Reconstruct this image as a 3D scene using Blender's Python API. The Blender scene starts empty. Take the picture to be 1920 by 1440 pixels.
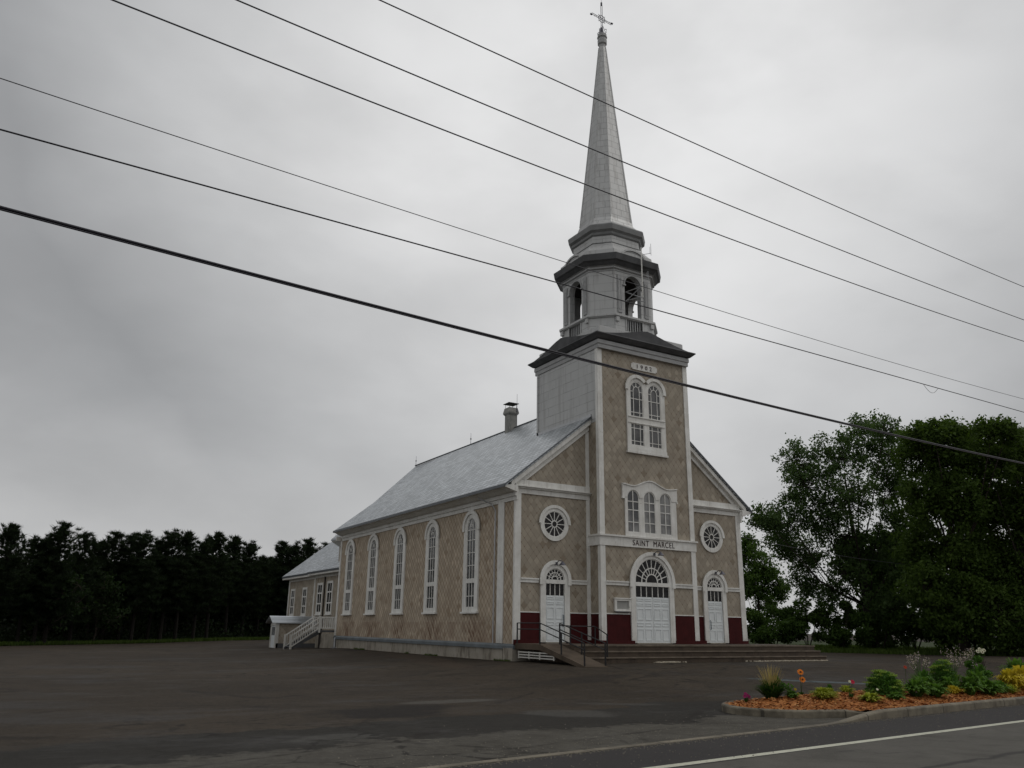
import bpy, bmesh, math, random
import numpy as np
from mathutils import Vector, Matrix
random.seed(7)
rng = np.random.default_rng(11)
S = bpy.context.scene
COL = S.collection
R = math.radians

# ------------------------------------------------------------------ camera
cam = bpy.data.cameras.new('camera'); camo = bpy.data.objects.new('camera', cam); COL.objects.link(camo)
CP = Vector((-17.934, -30.172, 1.7)); YAW, PITCH, ROLL = R(30.36), R(16.692), R(0.814)
fw = Vector((math.sin(YAW)*math.cos(PITCH), math.cos(YAW)*math.cos(PITCH), math.sin(PITCH)))
rt = Vector((math.cos(YAW), -math.sin(YAW), 0)); up = rt.cross(fw)
r2 = rt*math.cos(ROLL) + up*math.sin(ROLL); u2 = -rt*math.sin(ROLL) + up*math.cos(ROLL)
camo.matrix_world = Matrix(((r2.x, u2.x, -fw.x, CP.x), (r2.y, u2.y, -fw.y, CP.y), (r2.z, u2.z, -fw.z, CP.z), (0, 0, 0, 1)))
cam.sensor_width = 36; cam.lens = 36*1521.8/1920; cam.clip_start = .05; cam.clip_end = 2000
S.camera = camo

# ------------------------------------------------------------------ sky and light
SUN_EL, SUN_AZ = 48, 118          # azimuth clockwise from +Y
W = bpy.data.worlds.new('World'); S.world = W; W.use_nodes = True
nt = W.node_tree; nt.nodes.clear()
def N(t, ty, **k):
    n = t.nodes.new(ty)
    for a, b in k.items(): setattr(n, a, b)
    return n
out = N(nt, 'ShaderNodeOutputWorld'); bg = N(nt, 'ShaderNodeBackground'); nt.links.new(bg.outputs[0], out.inputs[0])
bg.inputs[1].default_value = 0.1
sky = N(nt, 'ShaderNodeTexSky', sky_type='NISHITA', sun_disc=False)
sky.sun_elevation = R(SUN_EL); sky.sun_rotation = R(SUN_AZ); sky.dust_density = 4
tc = N(nt, 'ShaderNodeTexCoord')
def vdot(vec):
    d = N(nt, 'ShaderNodeVectorMath', operation='DOT_PRODUCT'); nt.links.new(tc.outputs['Generated'], d.inputs[0])
    v = Vector(vec).normalized(); d.inputs[1].default_value = v; return d.outputs['Value']
def ramp(t, src, pts, interp='EASE'):
    r = N(t, 'ShaderNodeValToRGB'); r.color_ramp.interpolation = interp
    el = r.color_ramp.elements
    while len(el) < len(pts): el.new(.5)
    for e, (p, c) in zip(el, pts):
        e.position = p; e.color = (*c, 1) if len(c) == 3 else c
    t.links.new(src, r.inputs[0]); return r.outputs[0]
def g(v, tint=(1, 1, 1)): return (v*tint[0], v*tint[1], v*tint[2])
# thin bright cloud towards the hidden sun, thick grey cloud away from it
mp = N(nt, 'ShaderNodeMapping'); nt.links.new(tc.outputs['Generated'], mp.inputs[0]); mp.inputs['Scale'].default_value = (1, 1, 1.9)
mp.inputs['Location'].default_value = (.35, .1, .2)
ns = N(nt, 'ShaderNodeTexNoise'); nt.links.new(mp.outputs[0], ns.inputs[0])
ns.inputs['Scale'].default_value = 2.3; ns.inputs['Detail'].default_value = 5; ns.inputs['Roughness'].default_value = .45; ns.inputs['Distortion'].default_value = .5
def wm(op, a, b, c=None):
    n = N(nt, 'ShaderNodeMath', operation=op)
    for i, x in enumerate((a, b, c)):
        if x is None: continue
        if isinstance(x, (int, float)): n.inputs[i].default_value = x
        else: nt.links.new(x, n.inputs[i])
    return n.outputs[0]
dot = vdot((.511, .648, .565)); zz_ = vdot((0, 0, 1))
dn = wm('ADD', dot, wm('MULTIPLY', wm('SUBTRACT', ns.outputs[0], .5), .13))
base = ramp(nt, dn, [(0.0, g(4.9)), (.60, g(4.7)), (.74, g(3.6, (.99, 1, 1.015))), (.805, g(3.4, (.985, 1, 1.02))), (.87, g(4.9, (.99, 1, 1.01))), (.92, g(5.9, (.995, 1, 1.005))), (.97, g(7.2)), (1.0, g(7.9))], 'LINEAR')
hz = ramp(nt, wm('ADD', zz_, wm('MULTIPLY', wm('SUBTRACT', ns.outputs[0], .5), .22)), [(.10, (1,)*3), (.24, (0,)*3)], 'EASE')
lowc = N(nt, 'ShaderNodeMix', data_type='RGBA'); nt.links.new(wm('MULTIPLY', hz, .75), lowc.inputs[0]); nt.links.new(base, lowc.inputs[6]); lowc.inputs[7].default_value = (5.2, 5.22, 5.25, 1)
zen = ramp(nt, zz_, [(.70, (1,)*3), (1.0, g(1.7))], 'EASE')
ns2 = N(nt, 'ShaderNodeTexNoise'); nt.links.new(mp.outputs[0], ns2.inputs[0]); ns2.inputs['Scale'].default_value = 3.4; ns2.inputs['Detail'].default_value = 6; ns2.inputs['Roughness'].default_value = .5
var = ramp(nt, ns2.outputs[0], [(.3, g(.90)), (.7, g(1.08))], 'EASE')
mul0 = N(nt, 'ShaderNodeMix', data_type='RGBA', blend_type='MULTIPLY'); mul0.inputs[0].default_value = 1; nt.links.new(lowc.outputs[2], mul0.inputs[6]); nt.links.new(zen, mul0.inputs[7])
mul = N(nt, 'ShaderNodeMix', data_type='RGBA', blend_type='MULTIPLY'); mul.inputs[0].default_value = 1
nt.links.new(mul0.outputs[2], mul.inputs[6]); nt.links.new(var, mul.inputs[7])
mx = N(nt, 'ShaderNodeMix', data_type='RGBA'); mx.inputs[0].default_value = .04
nt.links.new(mul.outputs[2], mx.inputs[6]); nt.links.new(sky.outputs[0], mx.inputs[7]); nt.links.new(mx.outputs[2], bg.inputs[0])
sl = bpy.data.lights.new('sun', 'SUN'); slo = bpy.data.objects.new('sun', sl); COL.objects.link(slo)
sl.energy = .5; sl.angle = R(35); sl.color = (1, .97, .93)
sd = Vector((math.sin(R(SUN_AZ))*math.cos(R(SUN_EL)), math.cos(R(SUN_AZ))*math.cos(R(SUN_EL)), math.sin(R(SUN_EL))))
slo.rotation_euler = sd.to_track_quat('Z', 'Y').to_euler()
S.view_settings.view_transform = 'Standard'; S.view_settings.look = 'None'; S.view_settings.gamma = 1
S.view_settings.use_curve_mapping = False; S.view_settings.exposure = 0

# ------------------------------------------------------------------ materials
class NT:
    def __init__(s, name, rough=.6, spec=.4, metal=0):
        s.m = bpy.data.materials.new(name); s.m.use_nodes = True; s.t = s.m.node_tree
        s.p = s.t.nodes['Principled BSDF']; s.p.inputs['Roughness'].default_value = rough
        s.p.inputs['Specular IOR Level'].default_value = spec; s.p.inputs['Metallic'].default_value = metal
        s._c = None
    def l(s, a, b): s.t.links.new(a, b)
    def coord(s):
        if s._c is None: s._c = N(s.t, 'ShaderNodeTexCoord').outputs['Object']
        return s._c
    def math(s, op, a, b=None, c=None, clamp=False):
        n = N(s.t, 'ShaderNodeMath', operation=op); n.use_clamp = clamp
        for i, x in enumerate((a, b, c)):
            if x is None: continue
            if isinstance(x, (int, float)): n.inputs[i].default_value = x
            else: s.l(x, n.inputs[i])
        return n.outputs[0]
    def sep(s, v):
        n = N(s.t, 'ShaderNodeSeparateXYZ'); s.l(v, n.inputs[0]); return n.outputs
    def comb(s, x, y, z=0):
        n = N(s.t, 'ShaderNodeCombineXYZ')
        for i, q in enumerate((x, y, z)):
            if isinstance(q, (int, float)): n.inputs[i].default_value = q
            else: s.l(q, n.inputs[i])
        return n.outputs[0]
    def noise(s, scale, detail=4, vec=None, rough=.55, dist=0):
        n = N(s.t, 'ShaderNodeTexNoise'); s.l(vec if vec is not None else s.coord(), n.inputs[0])
        n.inputs['Scale'].default_value = scale; n.inputs['Detail'].default_value = detail; n.inputs['Roughness'].default_value = rough
        n.inputs['Distortion'].default_value = dist; return n.outputs[0]
    def scaled(s, v, sc):
        n = N(s.t, 'ShaderNodeMapping'); s.l(v, n.inputs[0]); n.inputs['Scale'].default_value = sc; return n.outputs[0]
    def ramp(s, src, pts, interp='LINEAR'): return ramp(s.t, src, pts, interp)
    def mix(s, f, a, b, mode='MIX'):
        n = N(s.t, 'ShaderNodeMix', data_type='RGBA', blend_type=mode)
        for i, x in ((0, f), (6, a), (7, b)):
            if isinstance(x, (int, float)): n.inputs[i].default_value = x
            elif isinstance(x, tuple): n.inputs[i].default_value = (*x, 1)
            else: s.l(x, n.inputs[i])
        return n.outputs[2]
    def col(s, c):
        if isinstance(c, tuple): s.p.inputs['Base Color'].default_value = (*c, 1)
        else: s.l(c, s.p.inputs['Base Color'])
    def bump(s, h, dist=.02, strength=.6):
        n = N(s.t, 'ShaderNodeBump'); n.inputs['Distance'].default_value = dist; n.inputs['Strength'].default_value = strength
        s.l(h, n.inputs['Height']); s.l(n.outputs[0], s.p.inputs['Normal'])
    def side(s):
        """horizontal coordinate along the wall, whichever way it faces"""
        ge = N(s.t, 'ShaderNodeNewGeometry'); nx, ny, nz = s.sep(ge.outputs['Normal'])
        f = s.math('GREATER_THAN', s.math('ABSOLUTE', nx), .71)
        x, y, z = s.sep(s.coord())
        return s.math('ADD', s.math('MULTIPLY', x, s.math('SUBTRACT', 1, f)), s.math('MULTIPLY', y, f)), z
    def brick(s, vec, bw, rh, c1, c2, mortar, ms=.02, bias=0):
        n = N(s.t, 'ShaderNodeTexBrick'); s.l(vec, n.inputs['Vector'])
        n.inputs['Color1'].default_value = (*c1, 1); n.inputs['Color2'].default_value = (*c2, 1); n.inputs['Mortar'].default_value = (*mortar, 1)
        n.inputs['Scale'].default_value = 1; n.inputs['Brick Width'].default_value = bw; n.inputs['Row Height'].default_value = rh
        n.inputs['Mortar Size'].default_value = ms; n.inputs['Mortar Smooth'].default_value = .2; n.inputs['Bias'].default_value = bias
        return n

def plain(name, c, rough=.6, spec=.4, metal=0, var=.12, nscale=2.5, bump=0):
    a = NT(name, rough, spec, metal)
    n = a.noise(nscale, 5)
    a.col(a.ramp(n, [(.3, tuple(x*(1-var) for x in c)), (.7, tuple(min(1, x*(1+var)) for x in c))]))
    if bump: a.bump(a.noise(nscale*8, 3), bump)
    return a.m

def mat_shingle(name, base, stains):
    a = NT(name, .75, .25)
    s, z = a.side()
    sx = a.math('DIVIDE', s, .31); zz = a.math('DIVIDE', z, .37)
    A = a.math('ADD', sx, zz); B = a.math('SUBTRACT', sx, zz)
    fa = a.math('FRACT', A); fb = a.math('FRACT', B)
    ia = a.math('FLOOR', A); ib = a.math('FLOOR', B)
    wn = N(a.t, 'ShaderNodeTexWhiteNoise', noise_dimensions='2D'); a.l(a.comb(ia, ib), wn.inputs['Vector'])
    c = a.mix(wn.outputs['Value'], tuple(x*.84 for x in base), tuple(x*1.14 for x in base))
    c = a.mix(a.math('MULTIPLY', a.math('GREATER_THAN', wn.outputs['Value'], .965), .6), c, tuple(x*1.3 for x in base))
    c = a.mix(a.math('MULTIPLY', a.math('LESS_THAN', wn.outputs['Value'], .04), .6), c, tuple(x*y for x, y in zip(base, (.62, .55, .48))))
    stk = a.noise(1, 5, vec=a.scaled(a.coord(), (3.5, 3.5, .35)), rough=.65)
    c = a.mix(a.ramp(stk, [(.52, (0,)*3), (.70, (.30,)*3)]), c, tuple(x*y for x, y in zip(base, (.66, .61, .55))))
    big = a.noise(.55, 6, rough=.65)
    c = a.mix(a.ramp(big, [(.42, (0, 0, 0)), (.72, (.32, .32, .32))]), c, tuple(x*y for x, y in zip(base, (.72, .66, .60))))
    # darker lines along the lapped lower edges
    EW = .17 if stains else .13
    edge = a.math('MAXIMUM', a.math('MULTIPLY', a.math('LESS_THAN', fa, EW), .8 if stains else 1.0), a.math('MULTIPLY', a.math('GREATER_THAN', fb, 1-EW), 1.0 if stains else .45))
    wear = a.ramp(a.noise(2.3, 5), [(.35, (.5 if stains else .28,)*3), (.62, (1,)*3)])
    em = a.math('MULTIPLY', edge, wear)
    c = a.mix(a.math('MULTIPLY', em, .75 if stains else .46), c, tuple(x*y for x, y in zip(base, (.46, .37, .29) if stains else (.42, .42, .42))))
    # rusty nail / tip marks
    tip = a.math('MULTIPLY', a.math('LESS_THAN', fa, .2), a.math('GREATER_THAN', fb, .8))
    rs = a.ramp(a.noise(1.7, 3), [(.42, (0,)*3), (.55, (1,)*3)])
    c = a.mix(a.math('MULTIPLY', a.math('MULTIPLY', tip, rs), .6), c, (.16, .075, .04))
    if stains:
        # rust washes below the flank sills (y along the wall)
        x, y, zc = a.sep(a.coord())
        m = None
        for yc in (3.93, 8.19, 12.37, 16.41, 20.38):
            q = a.math('SUBTRACT', 1, a.math('DIVIDE', a.math('ABSOLUTE', a.math('SUBTRACT', y, yc-.25)), 1.25), clamp=True)
            m = q if m is None else a.math('MAXIMUM', m, q)
        zt = a.math('MULTIPLY', a.math('SUBTRACT', 2.45, zc, clamp=True), a.math('LESS_THAN', zc, 2.35))
        st = a.noise(1, 5, vec=a.scaled(a.coord(), (3, 3.2, 1.3)), rough=.7)
        sm = a.math('MULTIPLY', a.math('MULTIPLY', m, zt), a.ramp(st, [(.42, (0,)*3), (.60, (1,)*3)]), clamp=True)
        sm = a.math('MULTIPLY', sm, a.math('ADD', .30, a.math('MULTIPLY', a.math('GREATER_THAN', fb, .45), .7)))
        c = a.mix(a.math('MULTIPLY', sm, 1.7, clamp=True), c, (.15, .088, .055))
        low = a.math('MULTIPLY', a.math('LESS_THAN', zc, 1.9), a.ramp(a.noise(1.3, 4), [(.45, (0,)*3), (.6, (.45,)*3)]))
        c = a.mix(low, c, (.20, .13, .09))
    a.col(c)
    h = a.math('ADD', a.math('MULTIPLY', fa, .5), a.math('MULTIPLY', a.math('SUBTRACT', 1, fb), .5))
    a.bump(h, .025, .7)
    return a.m

SH = (.455, .385, .298)
m_shingle = mat_shingle('asbestos_shingles', SH, True)
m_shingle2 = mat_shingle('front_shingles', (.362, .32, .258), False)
def mat_white():
    a = NT('white_paint', .55, .3)
    n = a.noise(1.4, 6, rough=.7); f = a.noise(14, 4, rough=.7)
    c = a.ramp(n, [(.3, (.60, .59, .55)), (.65, (.79, .79, .76))])
    st = a.noise(1, 5, vec=a.scaled(a.coord(), (9, 9, .7)), rough=.7)
    c = a.mix(a.ramp(st, [(.52, (0,)*3), (.70, (.5,)*3)]), c, (.40, .385, .35))
    ch = a.noise(6, 6, rough=.8)
    c = a.mix(a.ramp(ch, [(.655, (0,)*3), (.675, (.8,)*3)]), c, (.25, .225, .19))
    x, y, z = a.sep(a.coord()); lowz = a.ramp(a.math('ADD', z, a.math('MULTIPLY', n, .8)), [(.0, (1,)*3), (1.0, (0,)*3)])
    c = a.mix(a.ramp(a.math('SUBTRACT', 1.95, a.math('ADD', z, a.math('MULTIPLY', ch, .9))), [(.0, (0,)*3), (.45, (.45,)*3)]), c, (.30, .28, .24))
    a.col(c); a.bump(f, .004); return a.m
m_white = mat_white()
m_door = plain('door_paint', (.70, .735, .74), .4, .4, var=.05)
m_red = plain('oxblood_paint', (.050, .0068, .0072), .7, .15, var=.2)
def mat_roof(name='metal_shingle_roof', y0=0):
    a = NT(name, .33, .5, .75)
    x, y, z = a.sep(a.coord())
    v = a.comb(y, a.math('MULTIPLY', z, 1.62))
    b = a.brick(v, .40, .27, (.36, .385, .40), (.60, .635, .66), (.10, .11, .115), .022)
    n = a.noise(.35, 5, rough=.6)
    c = a.mix(a.ramp(n, [(.35, (0,)*3), (.7, (.5,)*3)]), b.outputs['Color'], (.30, .32, .34))
    a.col(c)
    a.l(a.math('ADD', a.math('MULTIPLY', a.noise(3, 4), .3), .24), a.p.inputs['Roughness'])
    a.bump(a.math('ADD', a.math('MULTIPLY', b.outputs['Fac'], -1), a.math('MULTIPLY', a.noise(2.2, 2), .6)), -.0 if False else .02, 1.0)
    return a.m
m_roof = mat_roof()
m_roof_edge = plain('dark_roof_edge', (.12, .13, .14), .5, .4, .5)
def mat_cladding():
    a = NT('silver_painted_cladding', .5, .4, .25)
    s, z = a.side()
    b = a.brick(a.comb(s, z), 1.35, .46, (.42, .425, .42), (.47, .475, .47), (.22, .22, .22), .012)
    wear = a.ramp(a.noise(1.1, 4), [(.4, (.25,)*3), (.65, (1,)*3)])
    c = a.mix(wear, (.445, .45, .445), b.outputs['Color'])
    c = a.mix(a.ramp(a.noise(.9, 6, rough=.7), [(.5, (0,)*3), (.75, (.35,)*3)]), c, (.27, .275, .28))
    streak = a.noise(1, 4, vec=a.scaled(a.coord(), (5, 5, .35)), rough=.65)
    c = a.mix(a.ramp(streak, [(.52, (0,)*3), (.70, (.5,)*3)]), c, (.24, .23, .22))
    a.col(c); a.bump(b.outputs['Fac'], -.008 if False else .008, .5); return a.m
m_clad = mat_cladding()
m_dgrey = plain('dark_grey_tin', (.084, .086, .089), .7, .25, 0, var=.3, nscale=1.5)
m_mgrey = plain('grey_trim_paint', (.34, .345, .345), .55, .4, .1, var=.12)
m_concrete = None
def mat_concrete(name, c1, c2, dark, sc=1.2):
    a = NT(name, .8, .3)
    n = a.noise(sc, 8, rough=.7)
    c = a.ramp(n, [(.3, c1), (.7, c2)])
    st = a.noise(1, 5, vec=a.scaled(a.coord(), (2.5, 2.5, .8)), rough=.7)
    c = a.mix(a.ramp(st, [(.5, (0,)*3), (.66, (.75,)*3)]), c, dark)
    if name.startswith('kerb'):
        x, y, z = a.sep(a.coord()); jt = a.math('FRACT', a.math('DIVIDE', a.math('ADD', x, 1.2), 1.55)); c = a.mix(a.math('MULTIPLY', a.math('LESS_THAN', jt, .02), .8), c, (.02, .018, .015))
        c = a.mix(a.ramp(a.noise(1.3, 6, rough=.7), [(.45, (0,)*3), (.6, (.6,)*3)]), c, (.062, .056, .043))
    a.col(c); a.bump(a.noise(22, 5), .008); return a.m
m_concrete = mat_concrete('old_concrete', (.24, .22, .18), (.36, .33, .28), (.11, .09, .07))
m_step = mat_concrete('wet_brown_concrete', (.055, .040, .028), (.090, .068, .049), (.035, .027, .021), .6)
m_kerb = mat_concrete('kerb_concrete', (.155, .135, .10), (.225, .20, .15), (.10, .085, .062), 4)
m_flash = plain('blue_grey_flashing', (.13, .15, .162), .55, .4, .1, var=.25, nscale=1.2)
def mat_glass(name='window_glass', c1=(.02, .022, .025), c2=(.10, .10, .10), rough=.07, sc=1.3):
    a = NT(name, rough, .6)
    oi = N(a.t, 'ShaderNodeObjectInfo'); sh_ = a.math('MULTIPLY', a.math('SUBTRACT', oi.outputs['Random'], .5), .34)
    a.col(a.ramp(a.math('ADD', a.noise(sc, 3), sh_), [(.4, c1), (.62, c2)]))
    a.bump(a.noise(2.3, 3), .05, .5); return a.m
m_glass = mat_glass()
m_curtain = mat_glass('glass_over_pale_curtain', (.05, .052, .055), (.24, .24, .235), .1, .9)
m_darkglass = mat_glass('dark_glass', (.006, .006, .007), (.016, .014, .014), .2)
m_darkglass.node_tree.nodes['Principled BSDF'].inputs['Specular IOR Level'].default_value = .28
m_metal = plain('black_iron_rail', (.014, .014, .015), .45, .5, .3)
m_iron = plain('weathered_iron', (.10, .10, .12), .5, .5, .6)
m_galv = plain('galvanised_steel', (.42, .43, .44), .45, .5, .6)
m_cable = plain('cable_sheath', (.012, .011, .018), .5, .4)
m_cable2 = plain('thin_cable', (.05, .05, .06), .5, .4)
m_letter = plain('dark_letter_paint', (.035, .015, .014), .6, .3)
m_bell = plain('bell_bronze', (.05, .045, .04), .45, .5, .7)
m_dark = plain('dark_brown', (.05, .045, .04), .8, .2)  # plain dark brown, also on a downpipe and the stair legs
m_wood = plain('weathered_stair_wood', (.12, .125, .13), .75, .2, var=.3)
m_board = plain('notice_board_panel', (.30, .30, .285), .35, .5, var=.1)
m_handle = plain('blue_grey_handle', (.09, .12, .15), .35, .5, .5)
m_rubble = plain('pale_caulk_rubble', (.42, .38, .30), .8, .2, var=.3, nscale=9)

def mat_foliage(name, c1, c2, rough=.7, trans=.32):
    a = NT(name, rough, .12)
    ge = N(a.t, 'ShaderNodeNewGeometry')
    n = a.noise(.45, 3)
    f = a.math('ADD', a.math('MULTIPLY', ge.outputs['Random Per Island'], .36), a.math('MULTIPLY', n, .75), clamp=True)
    c = a.ramp(f, [(.15, c1), (.85, c2)]); a.col(c)
    tr = N(a.t, 'ShaderNodeBsdfTranslucent'); a.l(a.mix(1.0, c, (1.5, 1.6, .8), 'MULTIPLY'), tr.inputs[0])
    mxs = N(a.t, 'ShaderNodeMixShader'); mxs.inputs[0].default_value = trans
    o_ = [n_ for n_ in a.t.nodes if n_.type == 'OUTPUT_MATERIAL'][0]
    a.l(a.p.outputs[0], mxs.inputs[1]); a.l(tr.outputs[0], mxs.inputs[2]); a.l(mxs.outputs[0], o_.inputs[0])
    return a.m
m_leafA = mat_foliage('ash_leaves', (.034, .060, .020), (.078, .128, .045))
m_leafB = mat_foliage('maple_leaves', (.026, .050, .010), (.075, .122, .024))
m_leafC = mat_foliage('shrub_leaves', (.026, .052, .012), (.075, .130, .028))
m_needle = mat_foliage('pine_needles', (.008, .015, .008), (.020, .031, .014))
m_bark = plain('dark_bark', (.040, .033, .027), .85, .2, var=.35, nscale=5, bump=.02)
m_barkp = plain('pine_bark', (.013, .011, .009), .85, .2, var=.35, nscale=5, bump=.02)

# ------------------------------------------------------------------ terrain height
def sstep(a, b, x):
    t = max(0, min(1, (x-a)/(b-a))); return t*t*(3-2*t)
def gz(x, y):
    f = sstep(-14.5, -3.5, y)*(1-.62*sstep(18, 30, y))
    sx = .04+.96*sstep(-10, 1.0, x)
    extra = .07*sstep(-9, -4, y)*(1-sstep(-2, 4, y))*sstep(-3, 3, x)
    return .35*f*sx + extra

# ------------------------------------------------------------------ mesh helpers
class MB:
    def __init__(s): s.v = []; s.f = []
    def add(s, vs, fs):
        b = len(s.v); s.v += [tuple(v) for v in vs]; s.f += [tuple(b+i for i in f) for f in fs]; return s
    def box(s, x0, y0, z0, x1, y1, z1):
        vs = [(x, y, z) for z in (z0, z1) for y in (y0, y1) for x in (x0, x1)]
        return s.add(vs, [(0, 2, 3, 1), (4, 5, 7, 6), (0, 1, 5, 4), (2, 6, 7, 3), (0, 4, 6, 2), (1, 3, 7, 5)])
    def hull8(s, a, b):
        """two quads a (bottom) and b (top)"""
        return s.add(list(a)+list(b), [(3, 2, 1, 0), (4, 5, 6, 7), (0, 1, 5, 4), (1, 2, 6, 5), (2, 3, 7, 6), (3, 0, 4, 7)])
    def prism(s, pts, ext):
        """closed solid: polygon of 3-D points moved by ext"""
        n = len(pts); ext = Vector(ext)
        p = [Vector(q) for q in pts]; q = [a+ext for a in p]
        return s.add(p+q, [tuple(range(n))[::-1], tuple(range(n, 2*n))]+[(i, (i+1) % n, n+(i+1) % n, n+i) for i in range(n)])
    def tube(s, pts, r, n=8, cap=True):
        pts = [Vector(p) for p in pts]; rs = r if isinstance(r, (list, tuple)) else [r]*len(pts)
        base = len(s.v); ref = Vector((0, 0, 1))
        for i, p in enumerate(pts):
            t = (pts[min(i+1, len(pts)-1)]-pts[max(i-1, 0)])
            t = t.normalized() if t.length > 1e-9 else Vector((0, 0, 1))
            rf = ref if abs(t.dot(ref)) < .95 else Vector((1, 0, 0))
            a = t.cross(rf).normalized(); b = t.cross(a)
            for k in range(n):
                th = 2*math.pi*k/n; s.v.append(tuple(p+(a*math.cos(th)+b*math.sin(th))*rs[i]))
        for i in range(len(pts)-1):
            for k in range(n):
                a0 = base+i*n+k; a1 = base+i*n+(k+1) % n; s.f.append((a0, a1, a1+n, a0+n))
        if cap:
            s.f.append(tuple(range(base, base+n))[::-1]); e = base+(len(pts)-1)*n; s.f.append(tuple(range(e, e+n)))
        return s
    def loft(s, rings, cap0=True, cap1=True):
        n = len(rings[0]); base = len(s.v)
        for r_ in rings: s.v += [tuple(v) for v in r_]
        for i in range(len(rings)-1):
            for k in range(n):
                a0 = base+i*n+k; a1 = base+i*n+(k+1) % n; s.f.append((a0, a1, a1+n, a0+n))
        if cap0: s.f.append(tuple(range(base, base+n))[::-1])
        if cap1: e = base+(len(rings)-1)*n; s.f.append(tuple(range(e, e+n)))
        return s
    # ---- in a wall frame
    def slab(s, fr, pts, d0, d1):
        return s.prism([fr(u, z, d0) for u, z in pts], fr.N*(d1-d0))
    def fbox(s, fr, u0, u1, z0, z1, d0, d1):
        return s.slab(fr, [(u0, z0), (u1, z0), (u1, z1), (u0, z1)], d0, d1)
    def ring(s, fr, outer, inner, d0, d1, closed=True):
        n = len(outer); b = len(s.v)
        for pts, d in ((outer, d0), (outer, d1), (inner, d1), (inner, d0)):
            s.v += [tuple(fr(u, z, d)) for u, z in pts]
        m = n if closed else n-1
        for i in range(m):
            j = (i+1) % n
            for q in range(4):
                q2 = (q+1) % 4
                s.f.append((b+q*n+i, b+q*n+j, b+q2*n+j, b+q2*n+i))
        if not closed:
            s.f.append((b, b+n, b+2*n, b+3*n)); s.f.append((b+n-1, b+4*n-1, b+3*n-1, b+2*n-1))
        return s
    def bar(s, fr, p, q, w, d0, d1):
        p = Vector(p); q = Vector(q); t = (q-p).normalized(); n = Vector((-t.y, t.x))*w/2
        return s.slab(fr, [p-n, q-n, q+n, p+n], d0, d1)
    def build(s, name, mat, parent=None, smooth=False, recalc=True):
        me = bpy.data.meshes.new(name); me.from_pydata(s.v, [], s.f)
        if recalc:
            bm = bmesh.new(); bm.from_mesh(me); bmesh.ops.recalc_face_normals(bm, faces=bm.faces); bm.to_mesh(me); bm.free()
        me.materials.append(mat)
        if smooth: me.polygons.foreach_set('use_smooth', [True]*len(me.polygons))
        o = bpy.data.objects.new(name, me); COL.objects.link(o)
        if parent: o.parent = parent; o.matrix_parent_inverse = Matrix.Translation(-parent_world(parent))
        if name in SPLIT and parent: split_loose(o)
        return o
SPLIT = {'corner_board', 'belfry_pilaster', 'water_table', 'string_course', 'flashing', 'red_dado', 'foundation', 'roof_edge', 'downpipe', 'sacristy_trim', 'leg', 'stringer', 'whip_antenna', 'front_wall', 'railing_bars', 'chimney_cap', 'trim', 'belfry_floor', 'drum_cornice', 'tower'}
def split_loose(o):
    """one object per group of touching pieces"""
    me = o.data; n = len(me.vertices); pa = list(range(n))
    def find(a):
        while pa[a] != a: pa[a] = pa[pa[a]]; a = pa[a]
        return a
    for e in me.edges:
        a, b = find(e.vertices[0]), find(e.vertices[1])
        if a != b: pa[a] = b
    isl = {}
    for i in range(n): isl.setdefault(find(i), []).append(i)
    isl = list(isl.values()); co = [v.co for v in me.vertices]
    bb = [[min(co[i][k] for i in s_) - .012 for k in range(3)]+[max(co[i][k] for i in s_) + .012 for k in range(3)] for s_ in isl]
    g_ = list(range(len(isl)))
    def fg(a):
        while g_[a] != a: a = g_[a]
        return a
    for i in range(len(isl)):
        for j in range(i):
            if all(bb[i][k] < bb[j][k+3] and bb[j][k] < bb[i][k+3] for k in range(3)):
                a, b = fg(i), fg(j)
                if a != b: g_[a] = b
    groups = {}
    for i in range(len(isl)): groups.setdefault(fg(i), set()).update(isl[i])
    if len(groups) < 2: return o
    first = None
    for vs in groups.values():
        vs = sorted(vs); mp_ = {v: i for i, v in enumerate(vs)}
        nm = bpy.data.meshes.new(me.name); nm.from_pydata([tuple(co[v]) for v in vs], [], [[mp_[v] for v in p.vertices] for p in me.polygons if p.vertices[0] in mp_])
        nm.materials.append(me.materials[0])
        if first is None: o.data = nm; first = o
        else:
            q = o.copy(); q.data = nm; COL.objects.link(q)
    return o
def parent_world(p):
    v = p.location.copy()
    q = p.parent
    while q: v = v + q.location if p.matrix_parent_inverse == Matrix() else q_loc(p); q = None
    return v
def q_loc(p):
    # children are built in world coordinates: their own location stays zero, so the root location cancels out
    return Vector((0, 0, 0))
class Fr:
    def __init__(s, O, U, Nn): s.O = Vector(O); s.U = Vector(U); s.N = Vector(Nn)
    def __call__(s, u, z, d=0): return s.O+s.U*u+s.N*d+Vector((0, 0, z))
def tag(o, label=None, cat=None, group=None, kind=None):
    if label: o['label'] = label
    if cat: o['category'] = cat
    if group: o['group'] = group
    if kind: o['kind'] = kind
    return o
def thing(name, loc, label, cat, group=None):
    o = bpy.data.objects.new(name, None); COL.objects.link(o); o.location = loc; o.empty_display_size = .2
    return tag(o, label, cat, group)
def arch(c, hw, z0, zs, zt, n=16):
    p = [(c-hw, z0), (c-hw, (z0+zs)/2)]
    for i in range(n+1):
        a = math.pi*(1-i/n); p.append((c+hw*math.cos(a), zs+(zt-zs)*math.sin(a)))
    return p+[(c+hw, (z0+zs)/2), (c+hw, z0)]
def ell(c, zc, rx, rz, a0=0, a1=360, n=32):
    return [(c+rx*math.cos(R(a0+(a1-a0)*i/n)), zc+rz*math.sin(R(a0+(a1-a0)*i/n))) for i in range(n+(0 if a1-a0 == 360 else 1))]
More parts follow.
